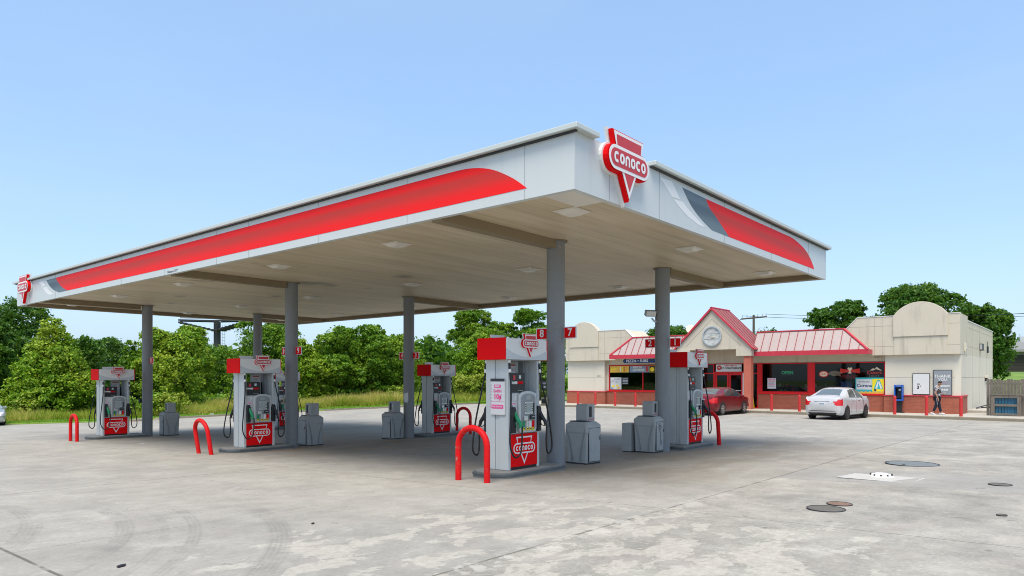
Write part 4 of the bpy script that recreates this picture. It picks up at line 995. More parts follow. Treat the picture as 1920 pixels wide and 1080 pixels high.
# mansard roof with standing seams
ya0, ya1, yt0, yt1 = 1.09, 16.95, 2.45, 15.66
ze, zr = 3.25, 4.42
XR = XP-.06; GX_ = 28.75
G0, G1 = 7.25, 11.8
mb = MB()
mb.add([(XE, ya0, ze), (XE, G0, ze), (XR, G0, zr), (XR, yt0, zr)], [(0,3,2,1)], 'roof_panel')
mb.add([(XE, ya0, ze), (XR, yt0, zr), (XM+.2, yt0, zr), (XM+.2, ya0, ze)], [(0,3,2,1)], 'roof_panel')
mb.add([(XR, yt0, zr), (XR, G0, zr), (XM+1.2, G0, zr), (XM+1.2, yt0, zr)], [(0,3,2,1)], 'roof_panel')
part(mb, 'roof')
mb = MB()
mb.add([(XE, G1, ze), (XE, ya1, ze), (XR, yt1, zr), (XR, G1, zr)], [(0,3,2,1)], 'roof_panel')
mb.add([(XE, ya1, ze), (XM+.2, ya1, ze), (XM+.2, yt1, zr), (XR, yt1, zr)], [(0,3,2,1)], 'roof_panel')
mb.add([(XR, G1, zr), (XR, yt1, zr), (XM+1.2, yt1, zr), (XM+1.2, G1, zr)], [(0,3,2,1)], 'roof_panel')
part(mb, 'roof')
mb = MB(); mb.box(XM-.001, XM+.2, 7.13, 11.92, 3.301, 3.60, 'stucco'); mb.box(GX_+.35, XM-.002, 7.2, 11.85, 3.50, 3.53, 'stucco'); part(mb, 'porch_ceiling')
mb = MB()
# seams
y = ya0+.46
sl = Vector((XR-XE, 0, zr-ze)); nrm = Vector((-(zr-ze), 0, XR-XE)).normalized()
while y < ya1-.1:
    if not (G0 < y < G1):
        tt = 1.0
        if y < yt0: tt = (y-ya0)/(yt0-ya0)
        if y > yt1: tt = (ya1-y)/(ya1-yt1)
        a = Vector((XE, y, ze)); b_ = a+sl*tt
        mb.add([a+Vector((0,-.011,0)), a+Vector((0,.011,0)), b_+Vector((0,.011,0)), b_+Vector((0,-.011,0)), a+nrm*.045+Vector((0,-.011,0)), a+nrm*.045+Vector((0,.011,0)), b_+nrm*.045+Vector((0,.011,0)), b_+nrm*.045+Vector((0,-.011,0))],
               [(0,1,5,4),(4,5,6,7),(0,4,7,3),(1,2,6,5)], 'seam_red')
    y += .475
part(mb, 'seams')
for (a_, b_) in ((ya0-.03, G0), (G1, ya1+.03)):
    mb = MB(); mb.box(XE-.03, XE+.02, a_, b_, 3.02, 3.275, 'roof_trim'); ef = part(mb, 'eave_fascia')
    mb = MB(); mb.box(XE+.021, XM-.003, max(a_, ya0+.021), min(b_, ya1-.021), 3.04, 3.07, 'stucco'); part(mb, 'eave_soffit')
mb = MB(); mb.box(XE+.021, XW-.06, ya0-.03, ya0+.02, 3.02, 3.27, 'roof_trim'); part(mb, 'eave_fascia')
mb = MB(); mb.box(XE+.021, XW-.06, ya1-.02, ya1+.03, 3.02, 3.27, 'roof_trim'); part(mb, 'eave_fascia')
for (yc, yt, g_) in ((ya0, yt0, G0), (ya1, yt1, G1)):
    a_, b_ = sorted((yt, g_)); mb = MB(); mb.box(XR-.05, XR+.12, a_-.02, b_+.02, zr+.001, zr+.06, 'roof_trim'); part(mb, 'ridge_trim')
    mb = MB(); mb.tube([(XE, yc, ze), (XR, yt, zr)], .075, 'roof_trim', 6); part(mb, 'hip_trim')
# gable portico
GX, GB = 28.75, 31.3
gy, gz, gl, gr_, gez = 9.56, 5.90, 11.93, 7.12, 3.50
f = fr_negx(GX)
def gz_at(y): return gz-(gz-gez)*abs(y-gy)/((gl-gy) if y > gy else (gy-gr_))
mb = MB(); mb.poly(f, [(-gl+.04, gez+.02), (-gr_-.04, gez+.02), (-gy, gz-.06)], -.3, 0, 'stucco'); gb = part(mb, 'gable')
mb = MB(); tri_ = [(-gl+.66, gez+.14), (-gr_-.66, gez+.14), (-gy, gz-.62)]
stroke(mb, f, tri_[1:]+tri_[:1], .012, .0005, .006, 'score'); part(mb, 'gable_groove')
mb = MB(); mb.box(-gl+.03, -gl+.95, 3.03, gez+.018, -1.2, .03, 'stucco', f); part(mb, 'gable_return', None, .01)
mb = MB(); mb.box(-gr_-.95, -gr_-.03, 3.03, gez+.018, -1.2, .03, 'stucco', f); part(mb, 'gable_return', None, .01)
mb = MB(); mb.box(-gl+.951, -gr_-.951, gez-.06, gez+.018, -.28, .02, 'stucco', f); part(mb, 'gable_beam')
for s, yy in ((1, gl), (-1, gr_)):
    mb = MB(); o_ = .12*s
    mb.add([(GX-.12, gy, gz+.05), (GX-.12, yy+o_, gez+.0-.06), (GB, yy+o_, gez-.06), (GB, gy, gz+.05),
            (GX-.12, gy, gz-.01), (GX-.12, yy+o_, gez-.12), (GB, yy+o_, gez-.12), (GB, gy, gz-.01)],
           [(0,1,2,3),(4,7,6,5),(0,4,5,1),(1,5,6,2),(3,2,6,7)], 'roof_panel'); part(mb, 'gable_roof')
    mb = MB()
    for k in range(10):
        x = GX+.18+k*.29
        if x > GB: break
        nn = Vector((0, s*(gz-gez), abs(yy-gy))).normalized()*.045
        a = Vector((x, gy, gz+.05)); b_ = Vector((x, yy+o_, gez-.06)); dx = Vector((.014,0,0))
        mb.add([a-dx, a+dx, b_+dx, b_-dx, a-dx+nn, a+dx+nn, b_+dx+nn, b_-dx+nn], [(0,1,5,4),(4,5,6,7),(0,4,7,3),(1,2,6,5)], 'seam_red')
    part(mb, 'seams')
    mb = MB(); mb.add([(GX-.15, gy, gz+.10), (GX-.15, yy+o_*1.2, gez-.03), (GX-.15, yy+o_*1.2, gez-.16), (GX-.15, gy, gz-.05),
                       (GX-.05, gy, gz+.10), (GX-.05, yy+o_*1.2, gez-.03), (GX-.05, yy+o_*1.2, gez-.16), (GX-.05, gy, gz-.05)],
                      [(0,1,2,3),(4,7,6,5),(0,4,5,1),(2,1,5,6),(3,2,6,7)], 'roof_trim'); part(mb, 'rake_trim')
mb = MB(); mb.tube([(GX-.15, gy, gz+.07), (GB+.05, gy, gz+.07)], .05, 'roof_trim', 6); mb.tube([(GX-.15, gr_-.13, gez-.07), (30.2, gr_-.13, gez-.07)], .04, 'roof_trim', 6); part(mb, 'ridge_trim')
mb = MB(); mb.add([(GB, gy, gz), (GB, gl, gez), (GB, gr_, gez)], [(0,1,2)], 'stucco'); part(mb, 'gable_back')
for yy in (7.22, 11.42):
    mb = MB(); mb.box(28.80, 29.20, yy, yy+.42, SW-.05, 3.029, 'pillar_brick'); part(mb, 'pillar')
# glazing: frames and panes
def window(y0, y1, z0, z1, fw=.06, mull=(), rails=(), pane='store_glass', name='window', x=XM):
    f = fr_negx(x); mb = MB(); u0, u1 = -y1, -y0
    mb.box(u0, u0+fw, z0, z1, -.03, .045, 'frame_red', f); mb.box(u1-fw, u1, z0, z1, -.03, .045, 'frame_red', f)
    mb.box(u0+fw, u1-fw, z1-fw*.8, z1, -.03, .043, 'frame_red', f); mb.box(u0+fw, u1-fw, z0, z0+fw, -.03, .043, 'frame_red', f)
    for q in mull: mb.box(-q-.03, -q+.03, z0+fw, z1-fw*.8, -.03, .04, 'frame_red', f)
    for q in rails: mb.box(u0+fw, u1-fw, q-.03, q+.03, -.029, .038, 'frame_red', f)
    o = part(mb, name)
    mb = MB(); mb.poly(f, [(u0+fw, z0+fw), (u1-fw, z0+fw), (u1-fw, z1-fw), (u0+fw, z1-fw)], 0, 0, pane); pn = mb.build('pane'); pn.parent = o; pn.matrix_parent_inverse = Matrix.Identity(4)
    return o
window(4.50, 7.22, .90, 2.62); window(.55, 4.22, .90, 2.62)
mb = MB(); mb.box(-4.499, -4.221, .90, 2.639, -.05, .06, 'frame_red', fr_negx(XM)); part(mb, 'post', None, .008)
mb = MB(); mb.box(-7.42, -7.221, SW, 2.639, -.05, .06, 'frame_red', fr_negx(XM)); part(mb, 'post', None, .008)
window(12.5, 17.86, .88, 2.62, .06, (15.2,))
mb = MB(); mb.box(-12.49, -12.28, SW, 2.639, -.05, .06, 'frame_red', fr_negx(XM)); part(mb, 'post', None, .008)
window(7.43, 8.28, SW+.02, 2.62, .05, (), (2.03,)); window(10.18, 12.27, SW+.02, 2.62, .05, (11.2,), (2.03,))
mb = MB(); f = fr_negx(XM); mb.box(-10.17, -8.29, 2.05, 2.135, -.04, .05, 'frame_red', f); mb.box(-10.17, -8.29, 2.6, 2.64, -.04, .05, 'frame_red', f); mb.box(-10.17, -10.10, SW, 2.05, -.04, .05, 'frame_red', f); mb.box(-8.36, -8.29, SW, 2.05, -.04, .05, 'white_paint', f); part(mb, 'door_frame')
for (y0, y1, hs) in ((9.25, 10.095, 1), (8.365, 9.21, -1)):
    mb = MB(); a, b_ = -y1, -y0
    mb.box(a, a+.10, SW+.01, 2.04, -.02, .03, 'frame_red', f); mb.box(b_-.10, b_, SW+.01, 2.04, -.02, .03, 'frame_red', f); mb.box(a+.1, b_-.1, 1.92, 2.04, -.02, .029, 'frame_red', f); mb.box(a+.1, b_-.1, SW+.01, .14, -.02, .029, 'frame_red', f); mb.box(a+.1, b_-.1, .95, 1.0, -.02, .02, 'silver', f)
    d = part(mb, 'door')
    mb = MB(); mb.poly(f, [(a+.1, .14), (b_-.1, .14), (b_-.1, 1.92), (a+.1, 1.92)], 0, 0, 'store_glass'); pn = mb.build('pane'); pn.parent = d
    mb = MB(); hu = (b_-.05 if hs > 0 else a+.05); mb.tube([f(hu, .9, .03), f(hu, .9, .08), f(hu, 1.2, .08), f(hu, 1.2, .03)], .014, 'silver', 8); hh = mb.build('handle'); hh.parent = d
mb = MB(); mb.box(30.2, 30.8, 7.25, 12.3, SW-.02, SW+.012, 'frame_red'); part(mb, 'threshold')
# interior
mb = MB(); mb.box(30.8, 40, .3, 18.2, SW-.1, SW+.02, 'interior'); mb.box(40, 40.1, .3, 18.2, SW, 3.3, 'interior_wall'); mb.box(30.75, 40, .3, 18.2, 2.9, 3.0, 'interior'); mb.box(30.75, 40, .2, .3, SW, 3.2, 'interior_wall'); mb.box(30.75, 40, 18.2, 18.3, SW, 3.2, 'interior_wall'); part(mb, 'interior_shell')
rr = random.Random(11)
shelf0 = None
for i, (x, y) in enumerate(((33.2, 1.8), (33.4, 4.6), (33.6, 7.0), (33.2, 13.0), (33.5, 16.4))):
    t = thing('store_shelf', (x, y, SW), 'stocked dark shelf seen through the store window, %s' % ['right end', 'right of the red post', 'beside the doorway', 'left of the doors', 'left end'][i], 'shelf', 'shelves inside the store')
    mb = MB(); mb.box(-.3, .3, -.9, .9, 0, 1.5, 'interior_wall'); mb.build('unit', t)
    mb = MB()
    for r_ in range(4):
        yy = -.88
        while yy < .8:
            ww = rr.uniform(.08, .2); mb.box(-.36, -.301, yy, yy+ww-.01, .15+.36*r_, .15+.36*r_+rr.uniform(.15, .27), rr.choice(['logo_red', 'yellow', 'poster_blue', 'white_paint', 'teal', 'cardboard']) if rr.random() < .35 else 'interior_wall'); yy += ww
    mb.build('goods', t)
t = thing('blue_cooler', (31.1, 2.6, SW), 'dark blue cooler standing inside the window behind the white car', 'cooler')
mb = MB(); mb.box(-.2, .2, -.3, .3, 0, 1.62, 'phone_blue'); mb.build('body', t, bevel=.02); mb = MB(); mb.box(-.21, -.201, -.25, .25, .2, 1.3, 'navy'); mb.build('door', t)
t = thing('cardboard_box', (31.0, 13.2, SW), 'brown cardboard carton behind the pizza window', 'box')
mb = MB(); mb.box(-.2, .2, -.55, .6, .80, 1.42, 'cardboard'); mb.build('carton', t); mb = MB(); mb.box(-.19, .19, -.5, .5, 0, .80, 'interior_wall'); mb.build('stand', t)
t = thing('wet_floor_sign', (30.32, 7.75, SW+.012), 'yellow folding floor sign beside the red door post', 'floor sign')
mb = MB()
for s in (-1, 1): mb.add([(s*.12, -.14, 0), (s*.12, .14, 0), (s*.02, .10, .62), (s*.02, -.10, .62), (s*.10, -.14, 0), (s*.10, .14, 0), (0, .10, .62), (0, -.10, .62)], [(0,1,2,3),(7,6,5,4),(0,3,7,4),(1,5,6,2),(3,2,6,7)], 'yellow')
mb.build('boards', t); mb = MB(); text(mb, frame((-.075,0,.36),(0,-1,0),(.15,0,1),(-1,0,.1)), '!', .22, 'black_plastic', .01); mb.build('mark', t)

# ---- signs on the store
def board(name, y0, y1, z0, z1, x, m_, label, cat='sign', th=.02, group=None, edge=None):
    """flat board facing -x; origin at its lower left corner as seen"""
    t = thing(name, (x, (y0+y1)/2, z0), label, cat, group); w_ = abs(y1-y0)/2; h = z1-z0
    f = frame((0,0,0), (0,-1,0), (0,0,1), (-1,0,0))
    if edge: mb = MB(); mb.box(-w_-.03, w_+.03, -.03, h+.03, 0, th*.8, edge, f); mb.build('frame', t, bevel=.005)
    mb = MB(); mb.box(-w_, w_, 0, h, 0.0005, th, m_, f); mb.build('panel', t)
    return t, f, w_, h
t, f, w_, h = board('entrance_sign', 8.42, 10.05, 2.14, 2.58, XM-.052, 'poster_white', 'white WELCOME TO AT CONVENIENCE sign above the double doors')
mb = MB(); mb.disc(frame(f(-.60, .24, .021), (0,-1,0), (0,0,1), (-1,0,0)), .15, 0, .003, 'logo_red', 24); text(mb, f, '786', .10, 'white_graphic', .026, -.60, .24, .002); mb.build('badge', t); mb = MB()
text(mb, f, 'WELCOME TO', .12, 'logo_red', .022, .14, .355, .003); text(mb, f, 'AT CONVENIENCE', .155, 'dark_metal', .022, .155, .20, .006, .98); mb.box(-.4, .75, .07, .085, .0205, .022, 'silver', f); mb.build('lettering', t)
t, f, w_, h = board('pizza_sign', 13.05, 16.1, 2.72, 3.0, XE-.0+.25, 'navy', 'dark blue arrow shaped PIZZA sign under the roof edge')
bpy.data.objects.remove([c_ for c_ in t.children][0])
f = frame((0,0,0), (0,-1,0), (0,0,1), (-1,0,0))
mb = MB(); mb.poly(f, [(-1.52,.14),(-1.38,.005),(1.38,.005),(1.52,.14),(1.38,.275),(-1.38,.275)], 0, .03, 'navy'); mb.build('panel', t)
mb = MB(); text(mb, f, 'PIZZA • SUBS', .25, 'white_graphic', .032, -.42, .14, .004, 1.12); mb.build('lettering', t)
mb = MB(); mb.tube([f(-1.2,.27,.01), f(-1.2,.36,.01)], .01, 'dark_metal', 6); mb.tube([f(1.2,.27,.01), f(1.2,.36,.01)], .01, 'dark_metal', 6); mb.build('hanger', t)
GP = 'posters in the store windows'
t, f, w_, h = board('window_poster', 16.25, 17.75, 2.12, 2.56, XM-.046, 'amber', 'orange and yellow drinks poster at the left end of the banner strip', 'poster', .006, GP)
mb = MB(); text(mb, f, 'HOT', .2, 'yellow', .008, -.45, .22, .008); 
for k in range(4): mb.box(.05+.14*k, .12+.14*k, .06, .38, .0065, .009, ['white_graphic','yellow','logo_red','amber'][k], f)
mb.build('print', t)
t, f, w_, h = board('window_poster', 14.75, 16.2, 2.12, 2.56, XM-.046, 'poster_blue', "RIDE 'EM COWBOYS poster in the banner strip", 'poster', .006, GP)
mb = MB(); text(mb, f, "RIDE 'EM", .17, 'white_graphic', .008, -.12, .34, .006); text(mb, f, 'COWBOYS', .18, 'white_graphic', .008, -.05, .17, .006); mb.box(.5, .66, .04, .4, .0065, .009, 'logo_red', f); mb.build('print', t)
t, f, w_, h = board('window_poster', 12.6, 14.7, 2.12, 2.56, XM-.046, 'amber', 'poster with a yellow figure beside the second column', 'poster', .006, GP)
mb = MB(); mb.box(-1.02, -.65, .02, .42, .0065, .009, 'dark_metal', f); mb.disc(frame(f(-.84,.2,.009),(0,-1,0),(0,0,1),(-1,0,0)), .15, 0, .003, 'yellow', 20); text(mb, f, 'DO', .17, 'white_graphic', .008, -.45, .34, .006); text(mb, f, 'DEW', .18, 'white_graphic', .008, -.4, .15, .006); mb.build('print', t)
t, f, w_, h = board('window_poster', 16.85, 17.72, .96, 1.78, XM-.046, 'poster_white', 'white price poster low in the left window corner', 'poster', .006, GP)
mb = MB(); 
for (u, v, mm_) in ((-.25,.55,'silver'),(.05,.5,'silver'),(-.2,.2,'yellow'),(.1,.25,'yellow'),(.2,.1,'amber'),(-.3,.06,'poster_blue')): mb.box(u-.1, u+.1, v-.05, v+.07, .0065, .008, mm_, f)
text(mb, f, 'Dew 2/$3', .11, 'dark_metal', .007, .1, .70); mb.build('print', t)
t, f, w_, h = board('window_poster', 16.3, 16.8, 1.3, 1.8, XM-.046, 'dark_metal', 'small dark striped notice beside the white price poster', 'poster', .006, GP)
mb = MB(); [mb.box(-.2, .2, .06+.1*k, .10+.1*k, .0065, .008, 'silver', f) for k in range(4)]; mb.build('print', t)
t, f, w_, h = board('window_poster', 6.35, 6.85, 1.12, 1.74, XM-.046, 'poster_white', 'white notice with red heading in the window right of the pillar', 'poster', .006, GP)
mb = MB(); text(mb, f, 'RESTORE', .10, 'pink', .007, 0, .54, .003); text(mb, f, 'THIS FALL', .085, 'red_sign', .007, 0, .44, .002); [mb.box(-.2, .2-.06*(k % 2), .10+.06*k, .125+.06*k, .0065, .0075, ['poster_blue','silver','pink'][k % 3], f) for k in range(5)]; mb.build('print', t)
t, f, w_, h = board('beer_banner', .60, 2.02, .90, 1.77, XM-.052, 'teal', 'teal and yellow Corona beer banner in the right end window', 'banner', .008)
mb = MB(); mb.box(-.66, .10, .22, .78, .0085, .010, 'poster_white', f); text(mb, f, 'Our Time Club', .09, 'dark_metal', .0125, -.28, .64, .002); text(mb, f, 'Corona', .24, 'navy', .0125, -.27, .43, .006)
mb.box(.13, .70, .12, .80, .0085, .010, 'yellow', f); mb.poly(f, [(.20,.25),(.36,.74),(.50,.74),(.66,.25)], .0102, .012, 'teal')
mb.poly(f, [(.28,.28),(.40,.70),(.46,.70),(.37,.28)], .0122, .014, 'white_graphic'); mb.poly(f, [(.52,.28),(.42,.70),(.47,.70),(.62,.28)], .0122, .014, 'white_graphic')
mb.disc(frame(f(.27,.2,.0145),(0,-1,0),(0,0,1),(-1,0,0)), .06, 0, .002, 'dark_metal', 16)
mb.poly(f, [(-.70,.0),(.70,.0),(.70,.10)]+[(.70-.1*k, .13 if k % 2 else .08) for k in range(1, 14)]+[(-.70,.1)], .0148, .0165, 'amber'); mb.build('print', t)
# glowing window sign and beer signs (hung just inside the panes)
m, N, L, b = nt('neon_green'); b.inputs['Base Color'].default_value = (.02,.2,.1,1); b.inputs['Emission Color'].default_value = (.05,.9,.4,1); b.inputs['Emission Strength'].default_value = .14; MATS['neon_green'] = m
m, N, L, b = nt('neon_red'); b.inputs['Base Color'].default_value = (.4,.02,.02,1); b.inputs['Emission Color'].default_value = (.9,.05,.04,1); b.inputs['Emission Strength'].default_value = .28; MATS['neon_red'] = m
m, N, L, b = nt('neon_white'); b.inputs['Base Color'].default_value = (.6,.5,.42,1); b.inputs['Emission Color'].default_value = (.9,.7,.55,1); b.inputs['Emission Strength'].default_value = .35; MATS['neon_white'] = m
t = thing('open_sign', (XM+.12, 5.75, 2.05), 'green glowing OPEN sign inside the window', 'neon sign'); f = frame((0,0,0), (0,-1,0), (0,0,1), (-1,0,0))
mb = MB(); text(mb, f, 'OPEN', .26, 'neon_green', 0, 0, 0, .006); mb.build('tubes', t); mb = MB(); mb.box(-.4, .4, -.16, .16, -.03, -.01, 'black_plastic', f); mb.build('backing', t)
m, N, L, b = nt('wing'); b.inputs['Base Color'].default_value = (.42,.34,.28,1); b.inputs['Emission Color'].default_value = (.5,.35,.25,1); b.inputs['Emission Strength'].default_value = .08; MATS['wing'] = m
GN = 'beer signs hanging in the right window'
t = thing('beer_sign', (XM+.12, 3.45, 1.97), 'beer sign with a red oval and pale wing shape', 'neon sign', GN)
mb = MB(); mb.disc(frame((0,.28,0),(0,-1,0),(0,0,.7),(-1,0,0)), .26, 0, .012, 'neon_red', 24); mb.disc(frame((-.013,.28,0),(0,-1,0),(0,0,.66),(-1,0,0)), .2, 0, .004, 'neon_white', 24); text(mb, f, 'BUD', .12, 'neon_red', .019, -.28, 0, .003); mb.build('badge', t)
mb = MB(); mb.poly(f, curve([(-.05,.0),(.1,.14),(.35,.17),(.55,.12),(.72,.03),(.6,-.02),(.66,-.14),(.45,-.08),(.3,-.12),(.1,-.06)], 4), 0, .012, 'wing'); mb.build('wing', t)
t = thing('beer_sign', (XM+.12, 2.35, 2.14), 'beer sign with a red bow tie and glowing crown', 'neon sign', GN)
mb = MB(); mb.poly(f, [(-.5,.14),(-.14,.07),(.14,.07),(.5,.14),(.5,-.14),(.14,-.07),(-.14,-.07),(-.5,-.14)], 0, .012, 'neon_red'); mb.build('bow', t)
mb = MB(); mb.poly(f, [(-.10,-.14),(.10,-.14),(.07,-.09),(.04,-.07),(.04,.0),(.13,.13),(.07,.20),(0,.16),(-.07,.20),(-.13,.13),(-.04,.0),(-.04,-.07),(-.07,-.09)], .0125, .022, 'neon_white'); mb.build('crown', t)
mb = MB(); mb.box(-.42, .42, -.42, -.22, 0, .01, 'red_dark', f); mb.build('plaque', t)
t = thing('beer_sign', (XM+.12, 1.12, 2.08), 'beer sign with a snowy mountain above the word LIGHT', 'neon sign', GN)
mb = MB(); mb.poly(f, [(-.22,.08),(-.06,.2),(.0,.15),(.12,.27),(.38,.06),(.2,.10),(.08,.16),(-.04,.08)], 0, .012, 'neon_white'); text(mb, f, 'Coors', .26, 'neon_red', .002, 0, -.04, .004, 1.1); text(mb, f, 'LIGHT', .17, 'wing', .002, 0, -.23, .003, 1.1); mb.build('tubes', t)
# wall boards on the right wing
t, f, w_, h = board('notice_board', -1.55, -.82, .92, 1.96, XW-.035, 'poster_white', 'blank white framed board with a small black number', 'board', .03, None, 'dark_metal')
mb = MB(); text(mb, f, '99', .11, 'dark_metal', .032, -.12, .50, .004); text(mb, f, '3', .22, 'dark_metal', .032, -.14, .34, .008); text(mb, f, '¢', .1, 'dark_metal', .032, -.02, .42, .002); mb.build('digit', t)
t, f, w_, h = board('thank_you_board', -2.52, -1.75, .90, 2.13, XW-.035, 'poster_grey', 'grey framed THANK YOU board behind the walking person', 'board', .03, None, 'dark_metal')
mb = MB(); text(mb, f, 'THANK', .21, 'white_graphic', .032, 0, .93, .002); text(mb, f, 'YOU', .18, 'white_graphic', .032, 0, .76, .002); text(mb, f, 'APPRECIATE', .115, 'white_graphic', .032, 0, .44, .005); text(mb, f, 'BUSINESS', .12, 'white_graphic', .032, 0, .25, .005); mb.box(-.2, .2, .6, .61, .031, .033, 'pink', f); mb.build('lettering', t)
t = thing('street_number', (XM-.005, .9, 2.90), 'faint house number on the header wall by the right wing', 'number'); mb = MB(); text(mb, frame((0,0,0),(0,-1,0),(0,0,1),(-1,0,0)), '2201', .17, 'score', .0, 0, -.02, .003, 1.2); mb.build('digits', t)
t = thing('street_number', (XW-.003, 18.5, 1.87), 'small faded number on the left wing beside the window', 'number'); mb = MB(); text(mb, frame((0,0,0),(0,-1,0),(0,0,1),(-1,0,0)), '2201', .15, 'pump_dark_grey', .0, 0, 0, .002, 1.2); mb.build('digits', t)
# round clock frame in the gable
t = thing('wall_clock', (GX-.002, 9.54, 4.25), 'large round silver rimmed clock face in the gable', 'clock')
fc = frame((0,0,0),(0,-1,0),(0,0,1),(-1,0,0))
mb = MB(); mb.ring(fc, .53, .60, 0, .10, 'silver', 48); mb.build('rim', t)
mb = MB(); mb.disc(fc, .53, 0, .03, 'clock_face', 48)
m, N, L, b = nt('clock_face'); e = NE(N, L); P = e.geo(); L.new(e.mix(e.step(e.noise(e.vmul(P,(1,1,2)), 3, 5, .7), .4, .65), (.52,.53,.50), (.33,.34,.32)), b.inputs['Base Color']); b.inputs['Roughness'].default_value = .4; MATS['clock_face'] = m
mb.build('face', t)
mb = MB(); mb.box(-.5, .5, -.16, -.145, .031, .045, 'silver', fc); mb.box(-.42, .42, .16, .172, .031, .045, 'silver', fc); mb.box(-.10, .16, -.10, -.05, .031, .06, 'oil_tan', fc); mb.build('hand', t)
# payphone
t = thing('payphone', (30.0, -.20, SW), 'blue payphone hood on a black post against the brick base', 'payphone')
mb = MB(); f = frame((0,0,0), (0,-1,0), (0,0,1), (-1,0,0))
mb.box(-.24, .24, 0, .04, -.14, .16, 'black_plastic', f); mb.box(-.11, .13, .04, .72, -.08, .08, 'black_plastic', f); mb.build('post', t, bevel=.008)
mb = MB()
mb.box(-.20, -.15, .62, 1.46, -.12, .22, 'phone_blue', f); mb.box(.15, .20, .62, 1.46, -.12, .22, 'phone_blue', f); mb.box(-.149, .149, 1.34, 1.46, -.12, .22, 'phone_blue', f); mb.box(-.149, .149, .62, .70, -.12, .22, 'phone_blue', f); mb.box(-.149, .149, .701, 1.339, -.12, -.09, 'navy', f); hd = mb.build('hood', t, bevel=.012)
mb = MB(); mb.box(-.10, .11, .76, 1.30, -.089, .0, 'black_plastic', f); mb.tube([f(-.09,1.2,.03), f(-.09,.95,.03)], .025, 'black_plastic', 8); mb.box(-.02, .08, 1.15, 1.25, .001, .006, 'silver', f); mb.build('telephone', t, bevel=.006)
mb = MB(); text(mb, f, 'PHONE', .07, 'poster_blue', .222, 0, 1.40, .002); mb.build('lettering', t)
# bollards along the sidewalk
def bollard(y, x, label, h=.93, m_='bollard_red'):
    t = thing('bollard', (x, y, SW), label, 'bollard', 'red steel posts along the store sidewalk')
    mb = MB(); mb.disc(fr_up(0,0,0), .072, -.05, h-.03, m_, 20); mb.disc(fr_up(0,0,0), .045, h-.03, h, m_, 20, .072); mb.build('post', t)
for (x, y, lab, h) in ((28.2, 18.9, 'leftmost thin red bollard before the left brick wing', .86), (28.2, 17.5, 'second red bollard from the left, before the left brick wing', .86), (28.1, 15.9, 'red bollard under the left end of the pizza window', .88), (28.0, 14.35, 'red bollard just left of the second column', .88),
                    (27.95, 5.72, 'red bollard between the red car and the white car, nearer the red car', .9), (27.9, 4.2, 'red bollard just left of the white car', .9), (27.85, -.42, 'red bollard left of the payphone', .93), (27.85, -1.80, 'red bollard between the payphone and the person', .93), (27.85, -3.22, 'rightmost red bollard at the corner of the brick wall', .93)):
    bollard(y, x, lab, h)
# fixtures on the side wall
t = thing('wall_lamp', (38.0, YR-.002, 3.55), 'boxy lamp with a rust streak high on the side wall', 'wall lamp'); mb = MB(); mb.box(-.45, .1, -.16, 0, -.2, .2, 'dark_metal'); mb.build('housing', t, bevel=.02); mb = MB(); mb.box(-.47, -.451, -.14, -.02, -.15, .15, 'silver'); mb.build('lens', t)
t = thing('wall_box', (41.2, YR-.002, 3.5), 'small dark box high on the side wall beyond the lamp', 'utility box'); mb = MB(); mb.box(-.12, .12, -.08, 0, -.2, .2, 'dark_metal'); mb.build('housing', t, bevel=.01); mb = MB(); mb.tube([(0,-.03,.2),(0,-.03,.5)], .015, 'dark_metal', 6); mb.build('conduit', t)
t = thing('wall_box', (31.3, YR-.022, 3.25), 'small pale meter box near the parapet corner', 'utility box'); mb = MB(); mb.box(-.14, .14, -.09, 0, -.12, .3, 'stucco_lower'); mb.build('housing', t, bevel=.01); mb = MB(); mb.disc(frame((0,-.09,.0),(1,0,0),(0,0,1),(0,-1,0)), .06, 0, .04, 'silver', 12); mb.build('meter', t)
t = thing('vent_hood', (40.2, YR-.002, 1.75), 'small cream vent hood on the side wall above the fence', 'vent'); mb = MB(); mb.box(-.25, .25, -.18, 0, 0, .16, 'stucco_lower'); mb.build('hood', t, bevel=.01); mb = MB(); mb.box(-.2, .2, -.12, -.001, -.2, -.002, 'dark_metal'); mb.build('grille', t)
t = thing('roof_unit', (33.2, 4.2, 4.2), 'low white roof unit just above the red ridge', 'roof unit'); mb = MB(); mb.box(-.3, .3, -.45, .45, 0, .5, 'white_paint'); mb.build('body', t, bevel=.02)
mb = MB(); mb.box(-.31, -.301, -.35, .35, .08, .4, 'silver'); mb.build('grille', t)
t = thing('satellite_dish', (35.6, 14.2, 4.2), 'pale round satellite dish behind the gable', 'satellite dish'); mb = MB(); mb.tube([(0,0,0),(0,0,1.0)], .03, 'silver', 8); mb.build('mast', t)
fd = frame((0,0,1.05), Vector((.64,-.77,0)), Vector((.3,.25,.9)).normalized(), Vector((-.7,-.6,.35)).normalized()); mb = MB(); mb.disc(fd, .36, -.02, .0, 'stucco_lower', 32, .32); mb.build('dish', t)
# concrete downspout block
t = thing('hose_reel', (36.6, -3.3, .06), 'thin dark pipe lying on the path at the foot of the side wall', 'pipe'); mb = MB(); mb.tube([(-2.2,.2,.05),(0,.1,.10),(2.4,-.2,.16)], .035, 'dark_metal', 8); mb.build('pipe', t); t.name = 'loose_pipe'; mb = MB(); mb.box(-.7, -.35, -.1, .15, 0, .05, 'dark_metal'); mb.build('bracket', t)

